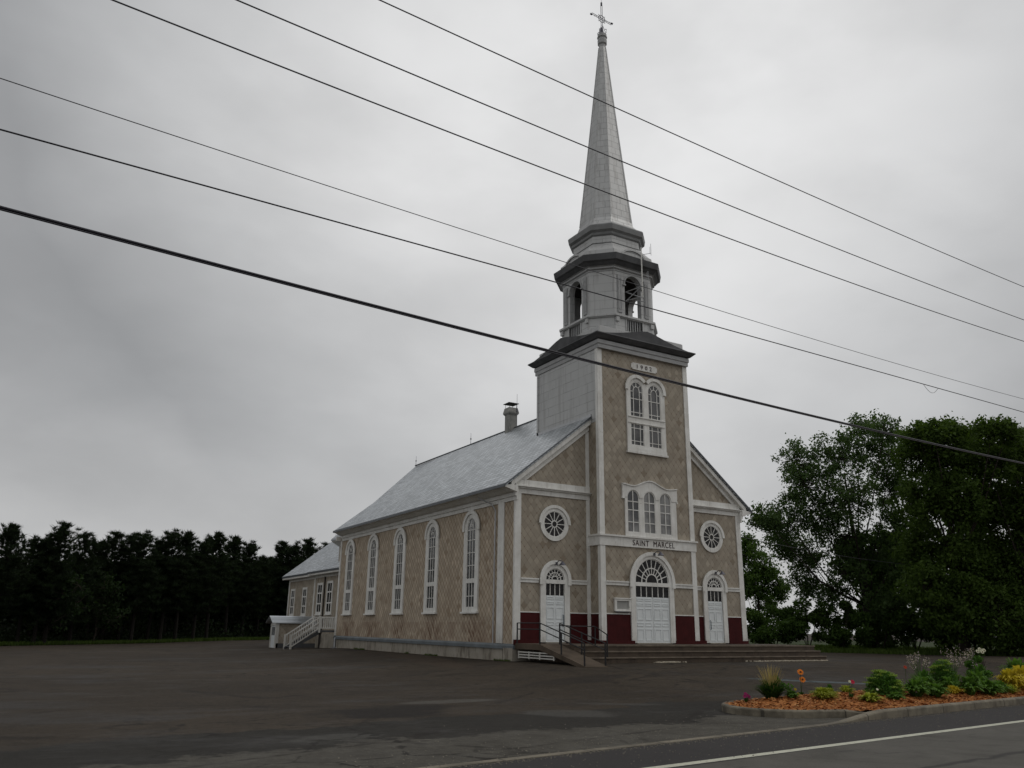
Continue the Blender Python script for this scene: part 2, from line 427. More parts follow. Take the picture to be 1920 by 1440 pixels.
def arcbar(mb, fr, c, zc, rx, rz, w, d0, d1, a0=0, a1=180, n=16):
    mb.ring(fr, ell(c, zc, rx+w/2, rz+w/2, a0, a1, n), ell(c, zc, rx-w/2, rz-w/2, a0, a1, n), d0, d1, closed=(a1-a0 == 360))

# ------------------------------------------------------------------ ground, lot, road
xs = sorted(set([-400, -250, -160, -110, -80, -60, -45, -35] + list(np.arange(-28, 46, 1.0)) + [50, 60, 75, 100, 140, 200, 300, 450]))
ys = sorted(set([-200, -120, -80, -60, -45, -36] + list(np.arange(-32, 50, 1.0)) + [55, 65, 80, 100, 140, 200, 300, 500]))
mb = MB(); nx = len(xs)
mb.v = [(float(x), float(y), gz(x, y)) for y in ys for x in xs]
mb.f = [(j*nx+i, j*nx+i+1, (j+1)*nx+i+1, (j+1)*nx+i) for j in range(len(ys)-1) for i in range(nx-1)]
def mat_lot():
    a = NT('worn_asphalt', .8, .12)
    x, y, z = a.sep(a.coord())
    big = a.noise(.10, 6, rough=.62, dist=.3); mid = a.noise(.5, 8, rough=.7); fine = a.noise(45, 4, rough=.8); grit = a.noise(7, 6, rough=.8)
    brown = a.ramp(big, [(.36, (.031, .0240, .0165)), (.5, (.044, .0345, .0245)), (.64, (.056, .044, .0315))])
    c = a.mix(a.ramp(mid, [(.38, (.6,)*3), (.50, (0,)*3)]), brown, (.022, .0185, .0155))
    st = a.noise(1, 9, vec=a.scaled(a.coord(), (.15, .26, 1)), rough=.72)
    c = a.mix(a.ramp(st, [(.54, (0,)*3), (.60, (.6,)*3)]), c, (.020, .017, .0145))
    st2 = a.noise(1, 9, vec=a.scaled(a.coord(), (.35, .8, 1)), rough=.75, dist=.5)
    c = a.mix(a.ramp(st2, [(.57, (0,)*3), (.62, (.5,)*3)]), c, (.066, .055, .045))
    for sc_, lo_, k_ in ((9, .56, .35), (22, .56, .5), (60, .57, .6)):
        c = a.mix(a.ramp(a.noise(sc_, 3, rough=.9), [(lo_, (0,)*3), (lo_+.07, (k_,)*3)]), c, (.095, .080, .064)); c = a.mix(a.ramp(a.noise(sc_*1.3, 3, rough=.9), [(1-lo_-.07, (k_,)*3), (1-lo_, (0,)*3)]), c, (.014, .012, .010))
    # newer grey strip near the road and pale dusty apron
    yr = a.math('SUBTRACT', y, a.math('MULTIPLY_ADD', x, .128, -18.36))      # distance behind the road edge
    wob = a.math('MULTIPLY', a.math('SUBTRACT', a.noise(.30, 5, rough=.6), .5), 4.2)
    d = a.math('ADD', yr, wob)
    grey = a.ramp(a.math('DIVIDE', d, 8), [(.575, (1,)*3), (.60, (0,)*3)])
    c = a.mix(grey, c, a.ramp(mid, [(.3, (.023, .0215, .0185)), (.7, (.034, .031, .0265))]))
    wob2 = a.math('MULTIPLY', a.math('SUBTRACT', a.noise(.42, 7, rough=.7), .5), 4.6)
    d2 = a.math('ADD', yr, wob2)
    pale = a.ramp(a.math('DIVIDE', d2, 5), [(.41, (.9,)*3), (.44, (0,)*3)])
    c = a.mix(pale, c, a.ramp(a.noise(1.1, 7, rough=.75), [(.35, (.058, .053, .044)), (.65, (.095, .089, .075))]))
    # a few pale dried puddle patches
    def blob(cx, cy, rx, ry, rot):
        ca, sa = math.cos(rot), math.sin(rot)
        dx = a.math('SUBTRACT', x, cx); dy = a.math('SUBTRACT', y, cy)
        u = a.math('DIVIDE', a.math('ADD', a.math('MULTIPLY', dx, ca), a.math('MULTIPLY', dy, sa)), rx)
        v = a.math('DIVIDE', a.math('SUBTRACT', a.math('MULTIPLY', dy, ca), a.math('MULTIPLY', dx, sa)), ry)
        q = a.math('ADD', a.math('MULTIPLY', u, u), a.math('MULTIPLY', v, v))
        q = a.math('ADD', q, a.math('MULTIPLY', a.math('SUBTRACT', mid, .5), 3.0))
        return a.ramp(q, [(.5, (1,)*3), (.95, (0,)*3)])
    for bl, cc, k in (((-8.8, -11.8, 1.5, .45, .1), (.082, .076, .066), .8), ((-7.5, -15.2, 1.2, .9, -.6), (.072, .069, .062), .7), ((-5.2, -13.9, 1.1, .3, -.5), (.066, .062, .056), .6),
                      ((-13.3, -16.9, 1.0, .5, .2), (.068, .066, .058), .6),
                      ((-10.8, -13.2, 2.2, 1.2, .25), (.017, .015, .014), .8), ((-2.5, -8.2, 3.0, .8, .3), (.026, .022, .019), .6), ((-2.0, 4.5, 1.0, 7.5, -.2), (.060, .044, .032), .55)):
        c = a.mix(a.math('MULTIPLY', blob(*bl), k), c, cc)
    # faded blue-grey parking paint
    bp = blob(5.6, -10.6, 2.4, .34, -.62); c = a.mix(a.math('MULTIPLY', bp, a.math('MULTIPLY', grit, .9)), c, (.13, .18, .20))
    # hairline cracks
    vo = N(a.t, 'ShaderNodeTexVoronoi', feature='DISTANCE_TO_EDGE'); a.l(a.scaled(a.coord(), (.16, .30, 1)), vo.inputs['Vector']); vo.inputs['Scale'].default_value = 1
    wv = a.math('ADD', vo.outputs['Distance'], a.math('MULTIPLY', a.math('SUBTRACT', a.noise(1.5, 4), .5), .10))
    c = a.mix(a.ramp(wv, [(.0, (.6,)*3), (.012, (0,)*3)]), c, (.017, .014, .012))
    vo2 = N(a.t, 'ShaderNodeTexVoronoi', feature='DISTANCE_TO_EDGE'); a.l(a.scaled(a.coord(), (.55, .8, 1)), vo2.inputs['Vector']); vo2.inputs['Scale'].default_value = 1
    wv2 = a.math('ADD', vo2.outputs['Distance'], a.math('MULTIPLY', a.math('SUBTRACT', a.noise(2.5, 5), .5), .22))
    c = a.mix(a.math('MULTIPLY', a.ramp(wv2, [(.0, (.8,)*3), (.02, (0,)*3)]), a.ramp(big, [(.45, (0,)*3), (.55, (1,)*3)])), c, (.014, .012, .010))
    # aggregate grain
    c = a.mix(1.0, c, a.ramp(fine, [(.3, (.6,)*3), (.7, (1.4,)*3)]), 'MULTIPLY')
    c = a.mix(1.0, c, a.ramp(grit, [(.3, (.72,)*3), (.7, (1.28,)*3)]), 'MULTIPLY')
    a.col(c)
    a.l(a.ramp(st, [(.5, (.85,)*3), (.62, (.62,)*3)]), a.p.inputs['Roughness'])
    a.bump(a.math('ADD', fine, a.math('MULTIPLY', grit, .7)), .006, .7)
    return a.m
lot = mb.build('ground', mat_lot(), recalc=False, smooth=True); tag(lot, 'brown worn asphalt church parking lot with damp patches', 'ground', kind='structure')

# road: direction (1, .128)
RD = Vector((1, .128, 0)).normalized(); RN = Vector((-.128, 1, 0)).normalized()
def rp(s, d, z=0): return Vector((-5, -19.0, z))+RD*s+RN*d         # d from the road edge, + towards the church
def strip(d0, d1, z, s0=-250, s1=250, n=1):
    m = MB()
    for i in range(n):
        a = s0+(s1-s0)*i/n; b = s0+(s1-s0)*(i+1)/n
        m.add([rp(a, d0, z), rp(b, d0, z), rp(b, d1, z), rp(a, d1, z)], [(0, 1, 2, 3)])
    return m
def mat_road():
    a = NT('road_asphalt', .75, .18)
    x, y, z = a.sep(a.coord())
    yr = a.math('SUBTRACT', y, a.math('MULTIPLY_ADD', x, .128, -18.36))
    fine = a.noise(70, 3, rough=.8); mid = a.noise(.8, 6, rough=.7)
    sh = a.ramp(mid, [(.3, (.028, .0255, .025)), (.7, (.036, .033, .032))])          # newer shoulder strip
    ln = a.ramp(a.noise(.9, 8, rough=.75, dist=.4), [(.3, (.058, .054, .046)), (.52, (.088, .083, .072)), (.7, (.105, .098, .086))])
    f = a.math('LESS_THAN', yr, -1.78)
    c = a.mix(f, sh, ln)
    # tar-sealed seam and stains in the lane
    sm = a.math('ABSOLUTE', a.math('ADD', a.math('ADD', yr, 3.75), a.math('MULTIPLY', a.math('SUBTRACT', a.noise(.5, 4), .5), .9)))
    c = a.mix(a.ramp(sm, [(.03, (.85,)*3), (.10, (0,)*3)]), c, (.03, .028, .026))
    stn = a.noise(1, 6, vec=a.scaled(a.coord(), (.7, 2.6, 1)), rough=.7)
    c = a.mix(a.math('MULTIPLY', a.ramp(stn, [(.60, (0,)*3), (.66, (.7,)*3)]), f), c, (.035, .033, .030))
    c = a.mix(1.0, c, a.ramp(fine, [(.3, (.75,)*3), (.7, (1.25,)*3)]), 'MULTIPLY')
    a.col(c); a.bump(fine, .005, .6); return a.m
road = strip(-9.5, 0, .004).build('road', mat_road(), recalc=False); tag(road, 'grey asphalt road with darker newer shoulder strip', 'road', kind='structure')
def mat_line():
    a = NT('road_line_paint', .55, .35)
    c = a.mix(a.ramp(a.noise(7, 8, rough=.85), [(.50, (0,)*3), (.66, (.75,)*3)]), (.50, .50, .40), (.13, .12, .10))
    a.col(c); return a.m
LD = Vector((1, .116, 0)).normalized(); LN = Vector((-.116, 1, 0)).normalized(); m = MB()
for q in range(-90, 150, 3): a_ = Vector((-4.6, -20.66, .008))+LD*q; b_ = a_+LD*3; m.add([a_-LN*.08, b_-LN*.08, b_+LN*.08, a_+LN*.08], [(0, 1, 2, 3)])
ln = m.build('road_marking', mat_line(), recalc=False); tag(ln, 'continuous pale edge line painted along the road', 'road marking', kind='structure')

# kerb: loft along a path with changing height
def kerb_path(pts, hs, w=.17):
    m = MB(); rings = []
    P = [Vector((p[0], p[1], 0)) for p in pts]
    for i, p in enumerate(P):
        t = (P[min(i+1, len(P)-1)]-P[max(i-1, 0)]).normalized(); n = Vector((-t.y, t.x, 0))
        h = hs[i]; b = .035 if h > .06 else h*.4
        prof = [(0, -.05), (0, h-b), (.012, h-b*.4), (b, h), (w-b*.5, h), (w, h-b*.5), (w, -.05)]
        rings.append([p+n*d+Vector((0, 0, z)) for d, z in prof])
    return m.loft(rings)
def dens(pts, step=.3):
    o = [pts[0]]
    for a, b in zip(pts[:-1], pts[1:]):
        n = max(1, int(math.dist(a, b)/step)); o += [(a[0]+(b[0]-a[0])*i/n, a[1]+(b[1]-a[1])*i/n) for i in range(1, n+1)]
    return o
def smooth(pts, it=3):
    for _ in range(it):
        pts = [pts[0]]+[((a[0]+2*b[0]+c[0])/4, (a[1]+2*b[1]+c[1])/4) for a, b, c in zip(pts[:-2], pts[1:-1], pts[2:])]+[pts[-1]]
    return pts
def roadpt(x, d=0):     # point at x on the kerb face line
    return (x, -18.36+(.128 if x > 0 else .141)*x+d)
rk = [(-45, roadpt(-45)[1])]+[roadpt(x) for x in (-30, -20, -12, -8, -5, -4)]+[(-3.3, -18.72), (-2.6, -18.62), (-2, -18.58), (0, -18.34), (2, -18.07), (4.6, -17.77), (9, -17.2), (16, -16.3), (30, -14.5), (60, -10.7)]
rk = smooth(dens(rk, .35), 4)
hs = [.012+.155*sstep(-4.0, -1.9, p[0]) for p in rk]
kr = kerb_path(rk, hs).build('kerb', m_kerb); tag(kr, 'long concrete kerb along the road, sunk flush across the lot entrance', 'kerb', kind='structure')
bk = [(30, -10.9), (20, -12.2), (12, -13.2), (6, -13.9), (2, -14.5), (-1.5, -15.0), (-3.1, -15.35), (-4.0, -15.75), (-4.4, -16.3), (-4.52, -16.9), (-4.35, -17.4), (-4.0, -17.75), (-3.4, -17.95), (-2.7, -18.12), (-2.2, -18.28), (-1.8, -18.40)]
bk = smooth(dens(bk, .3), 2)[::-1]
hb = [.150-.10*sstep(-2.6, -1.9, p[0])*(1 if p[1] < -17 else 0) for p in bk]
bk2 = [(p[0], p[1]) for p in bk][::-1]
kb = kerb_path(bk2, hb[::-1]).build('kerb', m_kerb); tag(kb, 'curved concrete kerb round the tip and back of the flower bed', 'kerb', kind='structure')

# mulch bed
BKA = np.array(bk)
def bed_z(x, y):
    d = math.sqrt(((BKA-(x, y))**2).sum(1).min())-.17; fr_ = y-(-18.36+.128*x)-.17
    e = max(0, min(fr_, d)); return .125+.15*sstep(0, 1.3, e)
def in_bed(x, y):
    if y < roadpt(x)[1]+.18: return False
    pl = [(p[0], p[1]) for p in bk]
    c = False; poly = pl+[(30, -14.4), (16, -16.2), (4.6, -17.67), (0, -18.24), (-1.6, -18.45)]
    for (x1, y1), (x2, y2) in zip(poly, poly[1:]+poly[:1]):
        if (y1 > y) != (y2 > y) and x < (x2-x1)*(y-y1)/(y2-y1)+x1: c = not c
    return c
m = MB(); st = .08; idx = {}
def near_bed(i, j): return in_bed(-5+i*st, -19+j*st)
cells = [(i, j) for i in range(0, 440) for j in range(0, 105) if all(near_bed(i+a, j+b) for a, b in ((0, 0), (1, 0), (0, 1), (1, 1)))]
for i, j in cells:
    q = []
    for a, b in ((0, 0), (1, 0), (1, 1), (0, 1)):
        k = (i+a, j+b)
        if k not in idx:
            x, y = -5+k[0]*st, -19+k[1]*st; inside = in_bed(x, y)
            idx[k] = len(m.v); m.v.append((x, y, (bed_z(x, y)+random.uniform(-.012, .02)) if inside else -.02))
        q.append(idx[k])
    m.f.append(tuple(q))
def mat_mulch():
    a = NT('cedar_mulch', .85, .2)
    ge = N(a.t, 'ShaderNodeNewGeometry')
    n = a.noise(9, 5, rough=.7)
    f = a.math('ADD', a.math('MULTIPLY', ge.outputs['Random Per Island'], .7), a.math('MULTIPLY', n, .4), clamp=True)
    a.col(a.ramp(f, [(.1, (.10, .034, .012)), (.45, (.27, .092, .024)), (.75, (.39, .160, .045)), (.95, (.46, .27, .12))])); a.bump(n, .02); return a.m
m_mulch = mat_mulch()
# chips lying on the bed
def chip(m, x, y):
    z = bed_z(x, y)+random.uniform(0, .03); a = random.uniform(0, 6.28); l = random.uniform(.02, .055); w = random.uniform(.008, .02); t = random.uniform(-.5, .5)
    c, s_ = math.cos(a), math.sin(a); dx, dy = c*l, s_*l; ex, ey = -s_*w, c*w; h = t*l
    m.add([(x-dx-ex, y-dy-ey, z-h+.004), (x+dx-ex, y+dy-ey, z+h+.004), (x+dx+ex, y+dy+ey, z+h+.012), (x-dx+ex, y-dy+ey, z-h+.012)], [(0, 1, 2, 3)])
k = 0
while k < 15000:
    x = random.uniform(-4.6, 12) if random.random() < .9 else random.uniform(12, 24); y = roadpt(x)[1]+random.uniform(.15, 4.3)
    if in_bed(x, y) and in_bed(x-.1, y+.05) and in_bed(x-.12, y-.03): chip(m, x, y); k += 1
mu = m.build('mulch', m_mulch, recalc=False); tag(mu, 'orange brown bark mulch covering the flower bed', 'mulch', kind='stuff')
# loose grit on the asphalt
m = MB()
for _ in range(4200):
    x = random.uniform(-14, 14); d = abs(random.gauss(0, 1.2)); y = roadpt(x)[1]+(d if random.random() < .35 else (-.02-abs(random.gauss(0, .10)) if random.random() < .75 else -random.uniform(0, 1.6)))
    if in_bed(x, y): continue
    s_ = random.uniform(.006, .018); z = max(gz(x, y), .004); p0 = Vector((x, y, z+s_*.3))
    m.add([p0+Vector(q)*s_ for q in ((1, 0, 0), (-.5, .9, 0), (-.5, -.9, 0), (0, 0, .8))], [(0, 1, 3), (1, 2, 3), (2, 0, 3)])
gr = m.build('gravel', plain('grit_stone', (.16, .145, .12), .8, .2, var=.4, nscale=30)); tag(gr, 'scattered grit and small stones beside the kerb', 'gravel', kind='stuff')

# ------------------------------------------------------------------ church
church = thing('church', (6.65, 11, .4), 'tan shingled wooden parish church with white trim and tall silver steeple', 'church')
F0 = Fr((0, 0, 0), (1, 0, 0), (0, -1, 0))                 # nave front
FT = Fr((0, -.816, 0), (1, 0, 0), (0, -1, 0))             # tower front
FL = Fr((0, 0, 0), (0, 1, 0), (-1, 0, 0))                 # left flank, u = y
FRt = Fr((13.3, 0, 0), (0, 1, 0), (1, 0, 0))              # right flank
def part(mb, name, mat, parent=church, **k): return mb.build(name, mat, parent, **k)
EZ, SL = 7.587, .787                                       # eave height, roof slope
def rz(x): return EZ+SL*(x+.711) if x < 6.65 else EZ+SL*(14.011-x)
# nave walls
m = MB(); m.prism([(0, 0, .9), (13.3, 0, .9), (13.3, 0, 7.55), (13.3, 0, rz(13.3)-.14), (6.65, 0, rz(6.65)-.14), (0, 0, rz(0)-.14)], (0, 22.4, 0))
part(m, 'wall', m_shingle)
m = MB()
m.slab(F0, [(.05, 2.3), (3.85, 2.3), (3.85, rz(3.85)-.2), (.05, rz(.05)-.2)], .002, .014)
m.slab(F0, [(9.45, 2.3), (13.25, 2.3), (13.25, rz(13.25)-.2), (9.45, rz(9.45)-.2)], .002, .014)
m.box(3.91, -.816, 1.0, 9.42, -.002, 14.55)
fwall = part(m, 'front_wall', m_shingle2)
# red base
m = MB()
for fr, u0, u1 in ((F0, .26, 3.72), (F0, 9.6, 13.04), (FT, 4.14, 9.2)): m.fbox(fr, u0, u1, 1.05, 2.31, .016, .03)
m.box(3.895, -.60, 1.05, 3.909, -.02, 2.31); m.box(9.421, -.60, 1.05, 9.435, -.02, 2.31)
for u0, u1, fr in ((-.05, 1.2, F0), (2.76, 3.88, F0), (9.45, 10.6, F0), (12.1, 13.35, F0), (3.86, 5.62, FT), (7.95, 9.47, FT)):
    m.fbox(fr, u0, u1, 1.02, 1.22, .031, .11)
m.box(3.80, -.80, 1.02, 3.90, -.12, 1.22); m.box(9.43, -.80, 1.02, 9.53, -.12, 1.22)
part(m, 'red_dado', m_red)
# foundation and water table
m = MB()
m.box(-.02, .9, .0, 13.32, 22.42, .88); m.box(-.1, -.06, .0, 1.2, .72, .88); m.box(.3, -.04, .0, 13.4, 1.0, .98)
m.box(3.6, -.85, .0, 9.7, 0, .99)
for y in (1.55, 8.6): pass
fnd = part(m, 'foundation', m_concrete)
m = MB()
for y0, y1 in ((-.08, 1.0), (1.0, 22.5)):
    m.prism([(-.09, y0, .84), (-.09, y0, .97), (.0, y0, 1.05), (.0, y0, .84)], (0, y1-y0, 0))
m.prism([(13.39, -.08, .84), (13.39, -.08, .97), (13.3, -.08, 1.05), (13.3, -.08, .84)], (0, 22.58, 0))
part(m, 'water_table', m_flash)
# nave roof
m = MB(); T_ = .12; y0, y1 = -.30, 22.19
for sx in (-1, 1):
    def X(x): return 6.65+sx*(6.65-x)
    m.prism([(X(-.711), y0, EZ), (X(6.65), y0, rz(6.65)), (X(6.65), y0, rz(6.65)-.12), (X(-.711), y0, EZ-.10)], (0, y1-y0, 0))
roof = part(m, 'roof', m_roof)
m = MB()
m.tube([(6.65, 4.4, rz(6.65)+.02), (6.65, 26.2, rz(6.65)+.02)], .05, 6)
for sx in (-1, 1):
    def X(x): return 6.65+sx*(6.65-x)
    m.box(min(X(-.73), X(-.70)), y0-.01, EZ-.11, max(X(-.73), X(-.70)), y1+.01, EZ+.02)
    m.prism([(X(-.72), y0-.03, EZ-.07), (X(-.72), y0-.03, EZ+.015), (X(6.65), y0-.03, rz(6.65)+.015), (X(6.65), y0-.03, rz(6.65)-.07)], (0, .028, 0))
m.build('roof_edge', m_roof_edge, roof)
# chimney on the ridge
m = MB()
cx_, cy_ = 6.55, 11.7; h_ = .27
m.box(cx_-h_, cy_-h_, 12.5, cx_+h_, cy_+h_, 14.18)
def sq(h, z, cx=cx_, cy=cy_): return [(cx-h, cy-h, z), (cx+h, cy-h, z), (cx+h, cy+h, z), (cx-h, cy+h, z)]
m.loft([sq(.27, 14.18), sq(.36, 14.30), sq(.36, 14.38), sq(.30, 14.66)])
ch = m.build('chimney', mat_concrete('chimney_stone', (.22, .22, .21), (.33, .33, .31), (.12, .12, .115), 3), roof)
m = MB(); m.box(cx_-.36, cy_-.36, 14.92, cx_+.36, cy_+.36, 14.95)
for a in (-1, 1):
    for b in (-1, 1): m.tube([(cx_+a*.25, cy_+b*.25, 14.64), (cx_+a*.25, cy_+b*.25, 14.93)], .012, 5)
m.build('chimney_cap', m_metal, roof)
for (x, y, h) in ((6.65, 26.1, .75), (6.65, 17.16, .8), (6.65, 11.15, 2.1)):
    m = MB(); z = rz(6.65); m.tube([(x, y, z), (x, y, z+h)], [.018, .008], 6); m.tube([(x, y, z+h*.45), (x, y, z+h*.55)], .045, 6)
    m.build('lightning_rod', m_iron, roof)
# eaves: cove along flanks, fascia
for sx in (-1, 1):
    def X(x): return 6.65+sx*(6.65-x)
    m = MB(); m.prism([(X(a), -.20, b) for a, b in ((-.69, 7.575), (-.69, 7.50), (-.52, 7.46), (-.30, 7.34), (-.13, 7.30), (-.12, 7.16), (-.055, 7.15), (-.05, 6.98), (.02, 6.98), (.02, 7.56))], (0, 22.42, 0))
    part(m, 'eave_cornice', m_white)
# front entablature of the wings
def cornice_wing(u0, u1, end):
    m = MB()
    m.fbox(F0, u0, u1, 7.30, 7.52, .03, .07); m.fbox(F0, u0, u1, 7.52, 7.58, .03, .16); m.fbox(F0, u0, u1, 7.58, 7.62, .03, .24)
    m.fbox(F0, u0, u1, 7.62, 7.90, .03, .09)
    return m
for a, b in ((-.04, 3.90), (9.40, 13.34)): part(cornice_wing(a, b, 0), 'cornice', m_white)
# raking boards + soffit
for sx in (-1, 1):
    def X(x): return 6.65+sx*(6.65-x)
    m = MB(); m.prism([(X(a), -.03, b) for a, b in ((-.05, 7.90), (.50, 7.90), (3.90, 10.58), (3.90, rz(3.9)-.13), (-.05, rz(-.05)-.13))], (0, -.05, 0))
    m.prism([(X(a), -.08, b) for a, b in ((-.35, rz(-.35)-.36), (3.92, rz(3.92)-.36), (3.92, rz(3.92)-.13), (-.35, rz(-.35)-.13))], (0, -.17, 0))
    m.prism([(X(a), -.081, b) for a, b in ((.25, 7.905), (.36, 7.905), (3.90, 10.70), (3.90, 10.58), (.50, 7.905))], (0, -.02, 0))
    m.prism([(X(a), -.02, b) for a, b in ((-.68, 7.57), (-.68, 7.48), (-.05, 7.30), (-.05, 7.62))], (0, -.24, 0))
    part(m, 'rake_board', m_white)
# corner boards, strips beside tower, flank boards, tower corners
m = MB()
m.fbox(F0, -.045, .26, 1.04, 7.30, .016, .06); m.fbox(F0, 13.04, 13.345, 1.04, 7.30, .016, .06)
m.box(-.045, -.015, 1.05, -.002, .06, 7.30); m.box(13.302, -.015, 1.05, 13.345, .06, 7.30)
m.fbox(F0, 3.72, 3.905, 1.22, 7.30, .016, .05); m.fbox(F0, 9.425, 9.6, 1.22, 7.30, .016, .05)
m.fbox(F0, 3.72, 3.905, 7.90, 10.5, .016, .05); m.fbox(F0, 9.425, 9.6, 7.90, 10.5, .016, .05)
m.fbox(FL, .90, 1.42, 1.05, 7.0, .002, .05); m.fbox(FL, 22.22, 22.44, 1.05, 7.0, .002, .05)
m.fbox(FRt, .90, 1.42, 1.05, 7.0, .002, .05)
for z0, z1 in ((1.22, 5.25), (5.74, 14.44)):
    m.fbox(FT, 3.87, 4.14, z0, z1, .002, .045); m.fbox(FT, 9.19, 9.46, z0, z1, .002, .045)
    m.box(3.87, -.817, z0, 3.908, -.66, z1); m.box(9.422, -.817, z0, 9.46, -.66, z1)
part(m, 'corner_board', m_white)
# string course + dado cap
m = MB()
def course(fr, u0, u1):
    m.fbox(fr, u0, u1, 3.54, 3.67, .016, .06); m.fbox(fr, u0, u1, 3.67, 3.73, .016, .10)
for fr, u0, u1 in ((F0, .262, 1.17), (F0, 2.82, 3.718), (F0, 9.602, 10.48), (F0, 12.12, 13.038), (FT, 4.142, 5.39), (FT, 8.01, 9.188)): course(fr, u0, u1)
for fr, u0, u1 in ((F0, .262, 1.24), (F0, 2.78, 3.718), (F0, 9.602, 10.53), (F0, 12.06, 13.038), (FT, 4.142, 5.42), (FT, 7.98, 9.188)): m.fbox(fr, u0, u1, 2.312, 2.355, .016, .045)
m.box(3.88, -.655, 2.312, 3.909, -.052, 2.355); m.box(9.421, -.655, 2.312, 9.45, -.052, 2.355)
part(m, 'string_course', m_white)
# name band
m = MB()
m.fbox(FT, 3.82, 9.51, 5.25, 5.66, .002, .07); m.fbox(FT, 3.77, 9.56, 5.66, 5.735, .002, .14)
m.box(3.82, -.815, 5.25, 3.909, -.052, 5.66); m.box(3.77, -.815, 5.66, 3.909, -.052, 5.735)
m.box(9.421, -.815, 5.25, 9.51, -.052, 5.66); m.box(9.421, -.815, 5.66, 9.56, -.052, 5.735)
band = part(m, 'name_band', m_white)
def text(body, fr, uc, zc, width, height, d, mat, name, parent, space=1.15):
    cu = bpy.data.curves.new('t', 'FONT'); cu.body = body; cu.align_x = 'CENTER'; cu.align_y = 'CENTER'; cu.space_character = space; cu.extrude = .0; cu.offset = -.004 if len(body) > 8 else .004
    o = bpy.data.objects.new('t', cu); COL.objects.link(o); bpy.context.view_layer.update()
    me = bpy.data.meshes.new_from_object(o.evaluated_get(bpy.context.evaluated_depsgraph_get()))
    co = [v.co.copy() for v in me.vertices]
    x0 = min(c.x for c in co); x1 = max(c.x for c in co); y0 = min(c.y for c in co); y1 = max(c.y for c in co)
    for v in me.vertices:
        u = uc+((v.co.x-x0)/(x1-x0)-.5)*width; z = zc+((v.co.y-y0)/(y1-y0)-.5)*height
        v.co = fr(u, z, d)
    bm = bmesh.new(); bm.from_mesh(me)
    r_ = bmesh.ops.extrude_face_region(bm, geom=bm.faces[:])
    bmesh.ops.translate(bm, verts=[v for v in r_['geom'] if isinstance(v, bmesh.types.BMVert)], vec=fr.N*.015)
    bmesh.ops.recalc_face_normals(bm, faces=bm.faces); bm.to_mesh(me); bm.free()
    me.materials.clear(); me.materials.append(mat)
    bpy.data.objects.remove(o)
    q = bpy.data.objects.new(name, me); COL.objects.link(q)
    q.parent = parent; q.matrix_parent_inverse = Matrix.Translation(-parent_world(parent))
    split_loose(q); return q
text('SAINT  MARCEL', FT, 6.90, 5.455, 2.46, .25, .071, m_letter, 'letter', band)

# ---- windows
def sash(name, fr, outer, inner, d1, bars, glass=m_glass, cas=m_white, extra=None, d0=.002, parent=church):
    m = MB(); m.ring(fr, outer, inner, d0, d1)
    if extra: extra(m)
    w = m.build(name, cas, parent)
    m = MB(); m.slab(fr, inner, d0, d0+.02); m.build('pane', glass, w)
    if bars is not None: bars.build('glazing_bars', cas, w)
    return w
def flank_window(fr, c, parent=church, glass=m_curtain):
    m = MB()
    outer = arch(c, .74, 2.36, 6.16, 6.88); inner = arch(c, .44, 2.52, 6.16, 6.66)
    m.ring(fr, outer, inner, .002, .07)
    m.ring(fr, arch(c, .83, 6.02, 6.14, 6.97), arch(c, .66, 6.02, 6.14, 6.80), .071, .13, closed=False)
    m.fbox(fr, c-.79, c+.79, 2.28, 2.36, .002, .15)
    w = m.build('window', m_white, parent)
    # head: glass upper, rail between sashes
    m = MB(); m.slab(fr, inner, .003, .022); m.build('pane', glass, w)
    b = MB(); D0, D1 = .023, .055
    b.fbox(fr, c-.44, c+.44, 3.63, 3.83, D0, .066)
    ring_in = arch(c, .385, 2.575, 6.16, 6.60); b.ring(fr, arch(c, .439, 2.521, 6.16, 6.658), ring_in, D0, .06)
    for du in (-.135, .135):
        b.fbox(fr, c+du-.016, c+du+.016, 2.57, 3.63, D0, D1); b.fbox(fr, c+du-.016, c+du+.016, 3.83, 6.05, D0, D1)
    for z in (3.05, 4.42, 5.0, 5.58, 6.05): b.fbox(fr, c-.385, c+.385, z-.016, z+.016, D0, D1-.002)
    for a in (45, 90, 135): b.bar(fr, (c+.10*math.cos(R(a)), 6.10+.12*math.sin(R(a))), (c+.385*math.cos(R(a)), 6.16+.44*math.sin(R(a))), .03, D0, D1-.004)
    arcbar(b, fr, c, 6.08, .19, .24, .03, D0, D1-.006)
    b.build('glazing_bars', m_white, w); return w
for c in (3.90, 8.19, 12.37, 16.41, 20.38):
    flank_window(FL, c, glass=(m_curtain if c < 6 else m_glass))
for c in (3.90, 8.19, 12.37, 16.41, 20.38): flank_window(FRt, c)
# round windows
def round_window(c, zc):
    m = MB(); rr = .74
    m.ring(F0, ell(c, zc, rr, rr, n=40), ell(c, zc, .56, .56, n=40), .015, .08)
    m.ring(F0, ell(c, zc, .83, .83, 0, 180, 24), ell(c, zc, .70, .70, 0, 180, 24), .081, .13, closed=False)
    w = m.build('round_window', m_white, church)
    m = MB(); m.slab(F0, ell(c, zc, .57, .57, n=40), .015, .03); m.build('pane', m_darkglass, w)
    b = MB()
    for i in range(12):
        a = R(i*30+90); b.bar(F0, (c+.14*math.cos(a), zc+.14*math.sin(a)), (c+.56*math.cos(a), zc+.56*math.sin(a)), .03, .031, .055)
    arcbar(b, F0, c, zc, .14, .14, .04, .031, .062, 0, 360, 24); arcbar(b, F0, c, zc, .55, .55, .04, .031, .064, 0, 360, 40)
    b.build('glazing_bars', m_white, w)
round_window(1.98, 6.09); round_window(11.32, 6.12)

